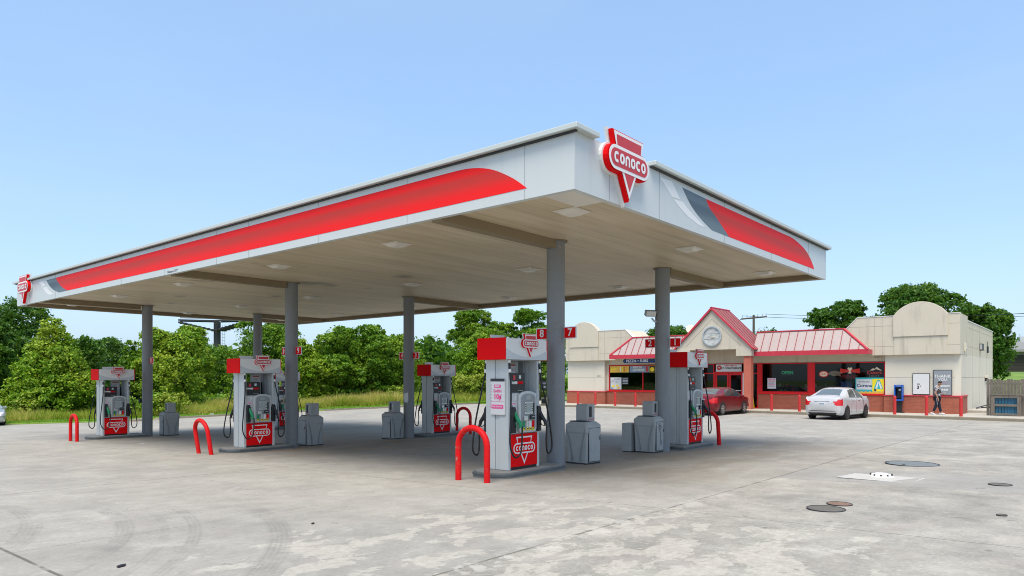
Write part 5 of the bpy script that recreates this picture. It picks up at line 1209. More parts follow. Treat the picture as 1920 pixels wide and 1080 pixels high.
# ---- fence with pallet
t = thing('wood_fence', (29.9, -4.0, SW), 'weathered grey board fence right of the store corner', 'fence')
rr = random.Random(5)
y = 0.0; mb = MB()
XF = .0
while y > -9.0:
    w_ = rr.uniform(.12, .15); top = 1.74+rr.uniform(-.03, .04); ox = rr.uniform(-.008, .008)
    mb.box(ox, ox+.022, y-w_, y-.013, .02, top, 'wood_grey'); y -= w_
mb.build('boards', t, bevel=.003)
mb = MB()
for z in (.35, 1.5): mb.box(.032, .08, -9.0, .0, z, z+.09, 'wood_grey')
mb.build('rail', t)
for yy in (-.0, -2.4, -4.8, -7.2):
    mb = MB(); mb.box(.081, .17, yy-.10, yy-.01, -.1, 1.78, 'wood_grey'); mb.build('post', t)
t = thing('pallet', (29.78, -4.80, SW), 'grey wooden frame with blue boards leaning on the fence', 'pallet')
mb = MB()
for (a, b_) in ((-.60, -.44), (.44, .60)): mb.box(-.10, .02, a, b_, 0.0, .98, 'wood_grey')
mb.box(-.102, .018, -.439, .439, .86, .98, 'wood_grey'); mb.box(-.09, .0, -.439, .439, .46, .56, 'wood_grey'); mb.box(-.1, .018, -.439, .439, .04, .12, 'wood_grey'); mb.box(-.12, .03, -.75, .75, .985, 1.05, 'wood_grey'); mb.build('frame', t, bevel=.006)
mb = MB()
for k in range(7): mb.box(.021, .04, -.44+.125*k, -.44+.125*k+.108, .12, .86, 'blue_board')
mb.build('boards', t)

# ------------------------------------------------------------------ cars
def cr(xs_, ys_, x):
    """smooth interpolation through key values"""
    xs_ = np.asarray(xs_, float); ys_ = np.asarray(ys_, float)
    m_ = np.gradient(ys_, xs_); i = np.clip(np.searchsorted(xs_, x)-1, 0, len(xs_)-2)
    h = xs_[i+1]-xs_[i]; t_ = (x-xs_[i])/h
    d = (ys_[i+1]-ys_[i])/h
    ma = m_[i]; mb_ = m_[i+1]
    return (2*t_**3-3*t_**2+1)*ys_[i]+(t_**3-2*t_**2+t_)*h*ma+(-2*t_**3+3*t_**2)*ys_[i+1]+(t_**3-t_**2)*h*mb_
def sedan(label, paint, Lc, Wc, Hc, glass='car_glass', rimm='rim', plate_='poster_white', rear='lamp_red'):
    t = thing('parked_car', (0,0,0), label, 'car', 'parked cars')
    kx = np.array([0, .05, .18, .55, .95, 1.45, 2.05, 2.6, 3.1, 3.55, 4.0, 4.28, 4.40, 4.45])*Lc/4.45
    zu = [.42,.30,.24,.20,.18,.17,.17,.17,.17,.18,.20,.24,.32,.45]
    zb = [.86,.95,1.00,1.01,1.00,.985,.965,.95,.93,.90,.84,.74,.64,.56]
    zt = [.88,1.00,1.085,1.13,1.28,1.455,1.51,1.475,1.27,1.035,.95,.83,.70,.60]
    wb = [.66,.75,.81,.845,.85,.85,.85,.85,.85,.845,.81,.72,.60,.52]
    wt = [.60,.68,.72,.70,.62,.575,.585,.59,.64,.70,.69,.60,.50,.44]
    zscale = Hc/1.51; ws = Wc/1.70
    NX, NV = 170, 56
    X = np.linspace(0, Lc, NX)
    zu_, zb_, zt_, wb_, wt_ = [cr(kx, q, X) for q in (zu, zb, zt, wb, wt)]
    Vv = []
    kv = np.array([0, .8, 1.6, 2.4, 3.4, 4.4, 5.4, 6.2, 7.2])
    vs = np.linspace(0, 7.2, NV)
    for i in range(NX):
        u_, b2, tp, w1, w2 = zu_[i], zb_[i], zt_[i], wb_[i], wt_[i]
        py = [0, w1*.80, w1*.97, w1*1.0, w1*.985, (w1*.45+w2*.55)+.01, w2*.97, w2*.6, 0]
        pz = [u_, u_, u_+.10, (u_+b2)*.52, b2, b2+(tp-b2)*.62, tp-.035-.02*(tp-b2), tp-.004, tp+.012]
        ys = cr(kv, py, vs); zs = cr(kv, pz, vs)
        Vv.append(np.stack([np.full(NV, X[i]), ys*ws, zs*zscale], 1))
    G = np.array(Vv)
    # full surface: mirror
    Gm = G[:, ::-1].copy(); Gm[:, :, 1] *= -1
    A = np.concatenate([G[:, :-1], Gm], 1)          # NX x (2NV-1)
    K = A.shape[1]
    r = .315*Lc/4.45; ax = (.84*Lc/4.45, 3.42*Lc/4.45)
    parts = {}
    z_ = lambda q: q*zscale
    xs_ = Lc/4.45
    for i in range(NX-1):
        for j in range(K-1):
            c_ = (A[i, j]+A[i+1, j]+A[i, j+1]+A[i+1, j+1])/4; x, y, z = c_; x /= xs_; ay = abs(y)/ws; zz = z/zscale
            jj = j if j < NV-1 else 2*NV-3-j; v = vs[min(jj, NV-1)]
            zbx = float(np.interp(c_[0], X, zb_)); ztx = float(np.interp(c_[0], X, zt_)); wtx = float(np.interp(c_[0], X, wt_))
            nm = 'body'
            side = v < 5.55 and v > 3.35
            if side and zz > zbx+.035 and zz < ztx-.085 and 1.0 < x < 3.13:
                lim_r = 1.0+(zz-1.0)*.95; lim_f = 3.22-(zz-.95)*1.15
                if x > lim_r+.06 and x < lim_f-.05 and not (2.02 < x < 2.10): nm = 'side_window'
            if v > 5.7 and .62 < x < 1.34 and ay < wtx*.93 : nm = 'rear_window'
            if v > 5.6 and 2.72 < x < 3.28 and ay < wtx*.95: nm = 'windshield'
            for a in ax:
                if v < 3.6 and v > .9 and math.hypot(c_[0]-a, z-r) < r*1.16 and ay > .5: nm = 'wheel_arch'
            if zz < .36 and x < .35 and ay < .62: nm = 'lower_bumper'
            if x < .30 and zz > .68 and zz < .97 and ay > .52+(.0 if zz > .8 else (.8-zz)*.9) and v < 4.6 : nm = 'tail_lamp'
            if x > 4.02 and .58 < zz < .78 and ay > .42: nm = 'headlamp'
            if x > 4.3 and .3 < zz < .56 and ay < .45: nm = 'grille'
            if 0.38 < x < 4.1 and zz < .24: nm = 'lower_bumper'
            parts.setdefault(nm, []).append((i, j))
    # rounded end caps closing the nose and the tail
    caps = {}
    for end, i0, sg_ in ((0, 0, -1), (1, NX-1, 1)):
        ring = A[i0]; NS = 26
        rows_ = [(ring[j], ring[K-1-j]) for j in range(NV)]
        for j in range(NV-1):
            for c2 in range(NS):
                q = []
                for (jj, cc2) in ((j, c2), (j, c2+1), (j+1, c2+1), (j+1, c2)):
                    a, b_ = rows_[jj]; t2 = cc2/NS; p = a+(b_-a)*t2
                    hw_ = max(1e-3, abs(a[1])); zn = (p[2]-ring[:, 2].min())/(ring[:, 2].max()-ring[:, 2].min())
                    p = p.copy(); p[0] += sg_*.07*(1-min(1, (p[1]/(.66*ws)))**2 if abs(p[1]) < .66*ws else 0)*math.sin(PI*min(1, max(0, zn)))**.5
                    q.append(p)
                c_ = sum(q)/4; ay = abs(c_[1])/ws; zz = c_[2]/zscale; nm = 'body'
                if end == 0 and .68 < zz < .90 and ay > .50+(.88-zz)*.5: nm = 'tail_lamp'
                if end == 1 and zz < .58 and ay < .4: nm = 'grille'
                if end == 0 and zz < .44: nm = 'lower_bumper'
                caps.setdefault(nm, []).append((q, c_[1]))
    mm_ = {'body': paint, 'side_window': glass, 'rear_window': 'car_glass_light', 'windshield': glass, 'wheel_arch': 'black_plastic', 'lower_bumper': 'black_plastic', 'tail_lamp': rear, 'headlamp': 'lamp_clear', 'grille': 'black_plastic'}
    flat = A.reshape(-1, 3)
    # shared smooth normals: compute once on the whole surface and hand them to each part
    nrm = np.zeros_like(flat)
    for i in range(NX-1):
        a = A[i, :-1]; b_ = A[i+1, :-1]; c_ = A[i+1, 1:]; d = A[i, 1:]
        n_ = np.cross(c_-a, b_-d)
        for idx, off in ((i*K, 0), ((i+1)*K, 0)):
            nrm[idx:idx+K-1] += n_; nrm[idx+1:idx+K] += n_
    nrm /= np.linalg.norm(nrm, axis=1, keepdims=True)+1e-9
    sgn = 1 if np.dot(nrm[(NX//2)*K+NV-2], (0,0,1)) > 0 else -1
    nrm *= sgn
    body = None
    for nm in ['body']+[q for q in parts if q != 'body']:
        groups = [parts[nm]]
        if nm in ('side_window', 'tail_lamp', 'headlamp', 'wheel_arch'):
            groups = [[p for p in parts[nm] if p[1] < NV-1], [p for p in parts[nm] if p[1] >= NV-1]]
        for gi_, gq in enumerate(groups):
            if not gq: continue
            ids = {}; vv = []; ff = []; nn = []
            for (i, j) in gq:
                q = []
                for a, b_ in ((i, j), (i+1, j), (i+1, j+1), (i, j+1)):
                    k = a*K+b_
                    if k not in ids:
                        ids[k] = len(vv); p = flat[k].copy()
                        vv.append(tuple(p)); nn.append(tuple(nrm[k]))
                    q.append(ids[k])
                ff.append(tuple(q) if sgn < 0 else tuple(q[::-1]))
            for (q4, yc_) in caps.get(nm, []):
                if len(groups) == 2 and nm != 'body' and ((yc_ > 0) != (sum(v_[1] for v_ in vv[:50]) > 0)): continue
                k0 = len(vv); nv_ = np.cross(q4[2]-q4[0], q4[3]-q4[1]); nv_ /= np.linalg.norm(nv_)+1e-9
                sx_ = -1 if q4[0][0] < 1 else 1
                if nv_[0]*sx_ < 0: q4 = q4[::-1]; nv_ = -nv_
                vv += [tuple(p_) for p_ in q4]; nn += [tuple(nv_)]*4; ff.append((k0, k0+1, k0+2, k0+3))
            me = bpy.data.meshes.new(nm); me.from_pydata(vv, [], ff); me.materials.append(MATS[mm_[nm]])
            me.polygons.foreach_set('use_smooth', [True]*len(ff)); me.update()
            me.normals_split_custom_set_from_vertices([Vector(q) for q in nn])
            o = bpy.data.objects.new(nm, me); col.objects.link(o); o.parent = t
            if nm == 'body': body = o
    for a in ax:
        for s in (-1, 1):
            yo = s*(.85*ws-.005); fw = frame((a, yo, r), (1,0,0), (0,0,1), (0,s,0))
            mb = MB(); mb.disc(fw, r*.93, -.20, .012, 'tyre', 40, r*.93); mb.ring(fw, r*.62, r, -.20, .0, 'tyre', 40); w_ = mb.build('wheel', t, bevel=.012)
            mb = MB(); mb.ring(fw, r*.60, r*.66, .0, .018, rimm, 36); mb.disc(fw, r*.13, .0, .022, rimm, 16)
            for k in range(7):
                a_ = 2*PI*k/7+.3; c_, s_ = math.cos(a_), math.sin(a_)
                mb.poly(fw, [(c_*r*.1-s_*r*.06, s_*r*.1+c_*r*.06), (c_*r*.1+s_*r*.06, s_*r*.1-c_*r*.06), (c_*r*.61+s_*r*.10, s_*r*.61-c_*r*.10), (c_*r*.61-s_*r*.10, s_*r*.61+c_*r*.10)], .0125, .02, rimm)
            mb.build('rim', w_)
    # plate, handles, mirrors, seams
    xr = float(A[2, NV-6, 0]); fz = z_(.78)
    ir = 0
    def rear_x(z, y=0.0):
        best = None
        for i in range(NX):
            if zu_[i]*zscale <= z <= zt_[i]*zscale: return X[i]
        return 0
    fb = frame((-.075, 0, z_(.76)), (0,-1,0), (0,0,1), (-1,0,0))
    mb = MB(); mb.box(-.155, .155, -.08, .08, -.03, .0, plate_, fb); pl = mb.build('number_plate', t, bevel=.004)
    mb = MB(); mb.box(-.12, .12, -.03, .03, .001, .002, 'poster_blue', fb); mb.build('plate_print', pl)
    fb2 = frame((-.03, 0, z_(.875)), (0,-1,0), (0,0,1), (-1,0,0))
    mb = MB(); mb.box(-.34, .34, -.016, .016, -.03, .012, 'silver', fb2); mb.build('trunk_trim', t, bevel=.006)
    for s in (-1, 1):
        for hx in (1.62, 2.42):
            x = hx*xs_; yy = float(np.interp(x, X, wb_))*ws
            mb = MB(); mb.box(x-.09, x+.09, s*yy-.012, s*yy+.014, z_(.86), z_(.885), paint if rimm == 'rim' else 'black_plastic'); mb.build('door_handle', t, bevel=.006)
        x = 2.98*xs_; yy = .83*ws
        mb = MB(); mb.box(x-.07, x+.08, min(s*yy, s*(yy+.19)), max(s*yy, s*(yy+.19)), z_(.93), z_(1.06), paint); mb.build('mirror', t, bevel=.03)
        mb = MB()
        for xq in (1.42, 2.08, 3.02):
            x = xq*xs_; pts = []
            for zz in np.linspace(.30, .96, 8):
                i = int(np.clip(round(x/Lc*(NX-1)), 0, NX-1)); jj = int(np.argmin(abs(G[i, :NV*2//3, 2]-z_(zz))+ (G[i, :NV*2//3, 1] < .5)*9)); pts.append((x, s*(G[i, jj, 1]+.0015), z_(zz)))
            mb.tube(pts, .004, 'black_plastic', 5)
        mb.build('door_seam', t)
    mb = MB(); xa = 1.5*xs_; za = float(np.interp(xa, X, zt_))*zscale; mb.tube([(xa, 0, za), (xa-.09, 0, za+.13)], .006, 'black_plastic', 6); mb.build('antenna', t)
    mb = MB(); mb.box(.5, Lc-.5, -.6*ws, .6*ws, .17, .22, 'black_plastic'); mb.build('underbody', t)
    return t
car = sedan('white compact sedan parked nose in before the right window', 'car_white', 4.45, 1.70, 1.50, 'car_glass', 'rim_dark')
car.location = (22.95, 1.62, g(24.5, 1.5)-.0); car.rotation_euler = (0, 0, math.radians(-4))
car = sedan('red sedan parked nose in before the double doors', 'car_red', 4.75, 1.82, 1.45, 'car_glass', 'rim')
car.location = (22.75, 7.62, g(24.5, 7)); car.rotation_euler = (0, 0, math.radians(-1))
car = sedan('pale silver green car entering at the left edge of the picture', 'car_silver', 4.5, 1.74, 1.46)
car.location = (-.30, 40.70, g(-.5, 38.3)); car.rotation_euler = (0, 0, math.radians(-95))

# ------------------------------------------------------------------ person
def skinned(name, nodes, edges, m_, parent, root=0, sub=2):
    me = bpy.data.meshes.new(name); me.from_pydata([n_[0] for n_ in nodes], edges, []); o = bpy.data.objects.new(name, me); col.objects.link(o); o.parent = parent
    md = o.modifiers.new('skin', 'SKIN'); 
    for i, n_ in enumerate(nodes):
        r_ = n_[1]; me.skin_vertices[0].data[i].radius = (r_, r_) if isinstance(r_, (int, float)) else r_
        me.skin_vertices[0].data[i].use_root = (i == root)
    md.use_smooth_shade = True
    s_ = o.modifiers.new('subsurf', 'SUBSURF'); s_.levels = sub; s_.render_levels = sub
    me.materials.append(MATS[m_]); return o
pp = thing('person', (29.15, -2.05, SW), 'person in a patterned shirt and dark trousers walking while looking at a phone', 'person', None, math.radians(-90))
# local frame: +x is the walking direction (towards -y in the scene), +y is the left side, z up ; height about 1.66
B_ = [((0,0,.88), .125), ((.0,0,1.02), .125), ((.01,0,1.16), .14), ((.02,0,1.30), .13), ((.04,0,1.39), .06), ((.075,0,1.455), .055),
      ((.0,.09,.84), .085), ((.07,.09,.47), .058), ((.16,.09,.10), .04), ((.18,.09,.04), .04),
      ((.0,-.09,.84), .085), ((-.02,-.09,.48), .058), ((-.16,-.09,.12), .04), ((-.16,-.09,.05), .04),
      ((.02,.18,1.31), .055), ((-.02,.24,1.09), .042), ((.16,.17,.99), .034), ((.23,.13,1.02), .028),
      ((.02,-.18,1.31), .055), ((-.04,-.25,1.08), .042), ((.04,-.24,.88), .033), ((.07,-.235,.80), .028)]
E_ = [(0,1),(1,2),(2,3),(3,4),(4,5),(0,6),(6,7),(7,8),(8,9),(0,10),(10,11),(11,12),(12,13),(3,14),(14,15),(15,16),(16,17),(3,18),(18,19),(19,20),(20,21)]
# fingers as short chains grown from the palms
def fingers(base, dirv, upv, n0):
    d = Vector(dirv).normalized(); u = Vector(upv).normalized(); bb = Vector(base)
    pi = n0; N_ = []; Ed = []
    palm = len(B_)+len(N_); N_.append((tuple(bb+d*.045), .026)); Ed.append((pi, palm))
    for k, ln in enumerate((.058, .068, .064, .050)):
        q = bb+d*.06+u*(k-1.5)*.017; a = len(B_)+len(N_)
        N_.append((tuple(q+d*.012), .008)); N_.append((tuple(q+d*ln*.6+Vector((.004,0,-.004))), .0075)); N_.append((tuple(q+d*ln+Vector((.006,0,-.014))), .006)); Ed += [(palm, a), (a, a+1), (a+1, a+2)]
    a = len(B_)+len(N_); c_ = d.cross(u)
    N_.append((tuple(bb+d*.03+u*.028+c_*.006), .010)); N_.append((tuple(bb+d*.065+u*.040+c_*.012), .008)); Ed += [(palm, a), (a, a+1)]
    return N_, Ed
N_, Ed = fingers((.23,.13,1.02), (.9,-.3,.25), (0,.5,1), 17); B_ += N_; E_ += Ed
N_, Ed = fingers((.07,-.235,.80), (.15,.05,-1), (1,0,.1), 21); B_ += N_; E_ += Ed
skinned('body', B_, E_, 'skin', pp)
# head as a shaped mesh
def blob(name, c_, rx, ry, rz_, m_, parent, fn=None, n=24):
    V = []; F = []
    for i in range(n+1):
        th = PI*i/n
        for j in range(n*2):
            ph = PI*j/n; p = Vector((math.sin(th)*math.cos(ph), math.sin(th)*math.sin(ph), math.cos(th)))
            if fn: p = fn(p)
            V.append((c_[0]+p.x*rx, c_[1]+p.y*ry, c_[2]+p.z*rz_))
    w2 = n*2
    for i in range(n):
        for j in range(w2): F.append((i*w2+j, (i+1)*w2+j, (i+1)*w2+(j+1) % w2, i*w2+(j+1) % w2))
    mb = MB(); mb.add(V, F, m_, True); return mb.build(name, parent)
def headf(p):
    q = p.copy()
    if q.z < 0: q.x *= 1-.12*abs(q.z); q.y *= 1-.28*abs(q.z)
    if p.x > 0:
        q.x += .17*math.exp(-((p.y)/.14)**2-((p.z+.10)/.16)**2)            # nose
        q.x -= .07*(math.exp(-((abs(p.y)-.33)/.14)**2-((p.z-.08)/.10)**2))  # eye sockets
        q.x += .05*math.exp(-((p.y)/.3)**2-((p.z+.42)/.07)**2)              # lips
        q.x += .06*math.exp(-((p.y)/.3)**2-((p.z+.80)/.15)**2)              # chin
    return q
hd = blob('head', (0,0,0), .095, .076, .115, 'skin', pp, headf); hd.location = (.115, 0, 1.545); hd.rotation_euler = (0, math.radians(24), 0)
for s in (-1, 1):
    ear = blob('ear', (-.005, s*.076, -.005), .018, .009, .028, 'skin', hd, None, 10)
    ey = blob('eye', (.083, s*.026, .010), .008, .010, .007, 'white_graphic', hd, None, 8)
    blob('pupil', (.0895, s*.026, .008), .003, .004, .0045, 'hair', hd, None, 8) if False else None
mb = MB(); mb.tube([(.092,-.022,-.052),(.097,0,-.050),(.092,.022,-.052)], .004, 'logo_red', 6); mb.build('mouth', hd)
def hairf(p):
    q = p.copy()
    if p.z < -.05 or (p.x > .45 and p.z < .45): q *= .80
    return q
blob('hair', (-.004, 0, .012), .101, .083, .120, 'hair', hd, hairf, 20)
S_ = [((0,0,.86), (.17,.16)), ((.01,0,.98), .175), ((.03,0,1.12), .185), ((.02,0,1.28), .165), ((.035,0,1.375), .075), ((.02,.185,1.31), .078), ((-.005,.225,1.17), .068), ((.02,-.185,1.31), .078), ((-.015,-.23,1.16), .068)]
skinned('shirt', S_, [(0,1),(1,2),(2,3),(3,4),(3,5),(5,6),(3,7),(7,8)], 'shirt', pp)
T_ = [((0,0,.90), .155), ((.0,.09,.82), .115), ((.07,.09,.47), .078), ((.15,.09,.12), .062), ((.0,-.09,.82), .115), ((-.02,-.09,.48), .078), ((-.15,-.09,.15), .062)]
skinned('trousers', T_, [(0,1),(1,2),(2,3),(0,4),(4,5),(5,6)], 'trousers', pp)
mb = MB(); mb.tube([(.0,-.20,.84), (.02,-.185,.66), (.03,-.17,.50)], .008, 'white_graphic', 6); mb.build('side_stripe', pp)
for (x, y, z, a) in ((.20, .09, .045, 0), (-.15, -.09, .055, 24)):
    sh = blob('shoe', (.045, 0, 0), .135, .045, .050, 'shoe', pp, lambda p: Vector((p.x, p.y*(1 if p.x > 0 else .8), p.z*(.75 if p.x > .2 else 1.1) if p.z > 0 else max(p.z, -.8))), 14)
    sh.location = (x-.05, y, z); sh.rotation_euler = (0, math.radians(a), 0)
t = thing('phone', (29.15+.13-.03, -2.05-.31, SW+1.055), 'pale phone held in the hand of the walking person', 'phone', None, math.radians(-90))
mb = MB(); fp = frame((0,0,0), (0,1,0), Vector((.5,0,.86)), Vector((-.86,0,.5))); mb.box(-.038, .038, -.06, .09, -.006, .006, 'poster_white', fp); mb.build('case', t, bevel=.003)
mb = MB(); mb.box(-.034, .034, -.055, .085, .0065, .008, 'screen', fp); mb.build('screen', t)

# ------------------------------------------------------------------ vegetation
def leaves_mesh(name, P, Nn, size, m_, rng, parent=None, aspect=1.5):
    """diamond shaped leaf faces at points P, roughly facing Nn"""
    n = len(P); R = rng.normal(size=(n, 3)); D = Nn+R*.75; D /= np.linalg.norm(D, axis=1, keepdims=True)
    T = np.cross(D, rng.normal(size=(n, 3))); T /= np.linalg.norm(T, axis=1, keepdims=True); Bn = np.cross(D, T)
    s = size*rng.uniform(.6, 1.35, size=(n, 1))
    V = np.stack([P-T*s*aspect*.5, P+Bn*s*.42+D*s*.08, P+T*s*aspect*.5, P-Bn*s*.42+D*s*.08], 1).reshape(-1, 3)
    me = bpy.data.meshes.new(name); me.vertices.add(4*n); me.vertices.foreach_set('co', V.ravel().astype(np.float32))
    me.loops.add(4*n); me.loops.foreach_set('vertex_index', np.arange(4*n, dtype=np.int32))
    me.polygons.add(n); me.polygons.foreach_set('loop_start', np.arange(0, 4*n, 4, dtype=np.int32)); 
    me.materials.append(MATS[m_]); me.update(calc_edges=True)
    o = bpy.data.objects.new(name, me); col.objects.link(o)
    if parent: o.parent = parent
    return o
def crown_points(lobes, n, rng, clump=.24, nclump=95):
    """lobes: (x,y,z,r,rz); leaves gathered in clumps near each lobe's surface, some inside"""
    P = []; Nn = []
    tot = sum(l[3]**2 for l in lobes)
    for (x, y, z, r, rz_) in lobes:
        k = int(n*r*r/tot); nc = max(10, int(nclump*(r**1.3)/3))
        d = rng.normal(size=(nc, 3)); d[:, 2] = np.where(d[:, 2] < -.75, -d[:, 2], d[:, 2]); d /= np.linalg.norm(d, axis=1, keepdims=True)
        rad = rng.uniform(.70, 1.02, size=(nc, 1))
        C = d*rad; cr_ = rng.uniform(.6, 1.3, size=nc)*clump
        pick = rng.integers(0, nc, k)
        off = rng.normal(size=(k, 3)); off /= np.linalg.norm(off, axis=1, keepdims=True); off *= rng.uniform(.15, 1.15, size=(k, 1))
        off[:, 2] *= .75
        p = C[pick]+off*cr_[pick][:, None]
        free = rng.random(k) < .16; fd = rng.normal(size=(k, 3)); fd /= np.linalg.norm(fd, axis=1, keepdims=True); p = np.where(free[:, None], fd*rng.uniform(.4, 1.12, size=(k, 1)), p)
        nn = off*.5+d[pick]*.5+np.array([0, 0, .30])+rng.normal(size=(k, 3))*.3
        pw = p*np.array([r, r, rz_])+np.array([x, y, z])
        keep = np.ones(len(pw), bool)
        P.append(pw[keep]); Nn.append(nn[keep])
    return np.concatenate(P), np.concatenate(Nn)
def limb(mb, a, b_, r0, r1, rng, m_='bark', n=6):
    a, b_ = Vector(a), Vector(b_); pts = []; L_ = (b_-a).length
    for i in range(n+1):
        q = i/n; j = Vector(rng.normal(size=3))*L_*.03*(0 < i < n); pts.append(a.lerp(b_, q)+j)
    mb.tube(pts, [r0+(r1-r0)*i/n for i in range(n+1)], m_, 8, caps=False)
def make_tree(x, y, h, w_, label, m_='leaf_bright', seed=1, n=11000, leaf=.17, low=.12, lobes=None, shape='round', group='trees and tall bushes behind the forecourt', dx=0, zbase=None):
    rng = np.random.default_rng(seed); z0 = gf(x, y) if zbase is None else zbase
    t = thing('tree', (x, y, z0), label, 'tree', group)
    zc = h*(low+(1-low)/2); hz = h*(1-low)/2
    Ls = []
    if lobes: Ls = lobes
    elif shape == 'round':
        Ls.append((0, 0, zc, w_*.36, hz*.80))
        for k in range(9):
            a = rng.uniform(0, 2*PI); q = rng.uniform(.35, .62)*w_/2*1.2; zz = zc+rng.uniform(-.75, .62)*hz; fall = math.sqrt(max(.15, 1-((zz-zc)/hz)**2))
            rr_ = w_*rng.uniform(.16, .24); Ls.append((math.cos(a)*q*fall, math.sin(a)*q*fall, zz, rr_, rr_*.85))
        for k in range(3): Ls.append((rng.uniform(-.22, .22)*w_, rng.uniform(-.2, .2)*w_, h-w_*.17, w_*.17, w_*.17))
    elif shape == 'cone':
        for k in range(13):
            q = k/12; zz = h*(.10+.80*q); wr = w_*.5*(1-.80*q**1.25); rr_ = w_*.24*(1-.5*q)
            for s in range(2 if q < .75 else 1):
                a = rng.uniform(0, 2*PI); Ls.append((math.cos(a)*max(0, wr-rr_)*1.0, math.sin(a)*max(0, wr-rr_)*1.0, zz, rr_, rr_*.9))
        Ls.append((0, 0, h*.45, w_*.30, h*.36))
    elif shape == 'open':
        for k in range(16):
            a = rng.uniform(0, 2*PI); el = rng.uniform(-.1, 1.0); q = w_/2*.80*math.cos(el*1.35)*rng.uniform(.6, 1.05)
            zz = h*.50+math.sin(max(0, el)*1.45)*h*.40 + min(0, el)*h*.9; rr_ = w_*rng.uniform(.10, .17)
            Ls.append((math.cos(a)*q, math.sin(a)*q, zz, rr_, rr_*.7))
        Ls.append((0, 0, h*.60, w_*.25, h*.20))
    P, Nn = crown_points(Ls, n, rng)
    P[:, 2] = np.maximum(P[:, 2], .05+rng.uniform(0, .3, len(P)))
    leaves_mesh('crown', P, Nn, leaf, m_, rng, t)
    mb = MB(); rt = .035*h*.7
    th = h*.45
    limb(mb, (0,0,-.3), (rng.normal()*.1, rng.normal()*.1, th), rt, rt*.6, rng)
    for l in Ls[:9]:
        limb(mb, (0, 0, th*rng.uniform(.55, 1.0)), (l[0], l[1], l[2]), rt*.45, rt*.10, rng)
    mb.build('trunk', t)
    return t
TR = [
 (4.6, 54.5, 8.6, 9.5, 'dark tree rising behind at the left edge of the picture', 'leaf_dark', 'round', 12000),
 (1.4, 46.2, 6.6, 5.2, 'dark bushy tree at the left edge behind the pale car', 'leaf_dark', 'round', 9000),
 (4.15, 42.6, 6.45, 6.3, 'bright pointed tree left of the leftmost pump', 'leaf_bright', 'cone', 22000),
 (12.6, 58.6, 6.0, 7.0, 'low dark tree in the dip left of the leftmost column', 'leaf_dark', 'round', 7000),
 (8.3, 41.3, 5.3, 3.0, 'slim tree with bare top shoots beside the leftmost column', 'leaf_mid', 'cone', 7000),
 (10.4, 39.8, 5.75, 5.4, 'broad bright bush tree right of the leftmost column', 'leaf_bright', 'round', 20000),
 (13.6, 44.4, 6.3, 4.4, 'yellow green tree under the billboard pole', 'leaf_bright', 'round', 14000),
 (17.9, 50.5, 5.6, 6.0, 'lower tree in the gap right of the billboard pole', 'leaf_mid', 'round', 8000),
 (19.0, 42.8, 6.9, 5.6, 'tall dark green tree behind the second left pump', 'leaf_mid', 'round', 15000),
 (18.2, 36.2, 5.0, 4.4, 'bright round bush tree right of the column numbered 9', 'leaf_bright', 'round', 14000),
 (20.6, 34.9, 5.9, 4.6, 'tall green tree in the middle of the hedge row', 'leaf_mid', 'round', 16000),
 (23.0, 34.2, 6.0, 4.6, 'full tree just left of the column numbered 3', 'leaf_mid', 'round', 16000),
 (25.6, 35.0, 5.4, 4.6, 'sloping tree right of the column numbered 3', 'leaf_mid', 'round', 13000),
 (29.3, 37.5, 4.9, 5.2, 'low dark bush tree left of the nearest pump head', 'leaf_mid', 'round', 9000),
 (41.2, 40.4, 9.3, 7.0, 'tall loose tree standing above the hedge left of the nearest column', 'leaf_mid', 'open', 24000),
 (44.8, 36.2, 9.2, 7.0, 'tall loose tree just behind the plate numbered 8', 'leaf_mid', 'open', 24000),
 (32.6, 31.9, 5.6, 5.8, 'dense bright bush behind the nearest pump', 'leaf_bright', 'round', 17000),
 (6.9, 47.5, 5.6, 6.0, 'dark filler tree right behind the bright pointed tree', 'leaf_dark', 'round', 9000),
 (15.2, 51.5, 5.9, 6.5, 'dark rounded tree behind the yellow green tree', 'leaf_dark', 'round', 9000),
 (27.2, 41.5, 5.8, 6.5, 'dark rounded tree behind the sloping tree', 'leaf_dark', 'round', 9000),
 (37.5, 36.0, 6.6, 6.5, 'dark rounded tree joining the two tall loose trees', 'leaf_mid', 'round', 11000),
 (36.2, 28.4, 6.2, 5.4, 'dense bush between the nearest column and the store', 'leaf_mid', 'round', 14000),
]
for i, (x, y, h, w_, lab, m_, shp, n) in enumerate(TR):
    make_tree(x, y, h, w_, lab, m_, 20+i, int(n*2.4), .125 if m_ != 'leaf_dark' else .15, .02 if shp == 'round' else .05, None, shp)
GB2 = 'big trees behind the store'
make_tree(54.5, 25.6, 7.0, 8.0, 'small tree top showing above the roof between the two numbered columns', 'leaf_dark', 61, 16000, .17, .3, None, 'open', GB2, zbase=0)
make_tree(54.8, 9.3, 8.6, 8.0, 'loose round tree above the red roof ridge', 'leaf_dark', 62, 26000, .17, .3, None, 'open', GB2, zbase=0)
make_tree(54.0, 2.9, 9.1, 11.8, 'huge spreading tree behind the arched block of the store', 'leaf_dark', 63, 60000, .17, .35, None, 'open', GB2, zbase=0)
make_tree(56.5, -1.3, 7.6, 5.0, 'right hand dark tree drooping beside the end of the store', 'leaf_dark', 64, 30000, .17, .15, None, 'round', GB2, zbase=0)
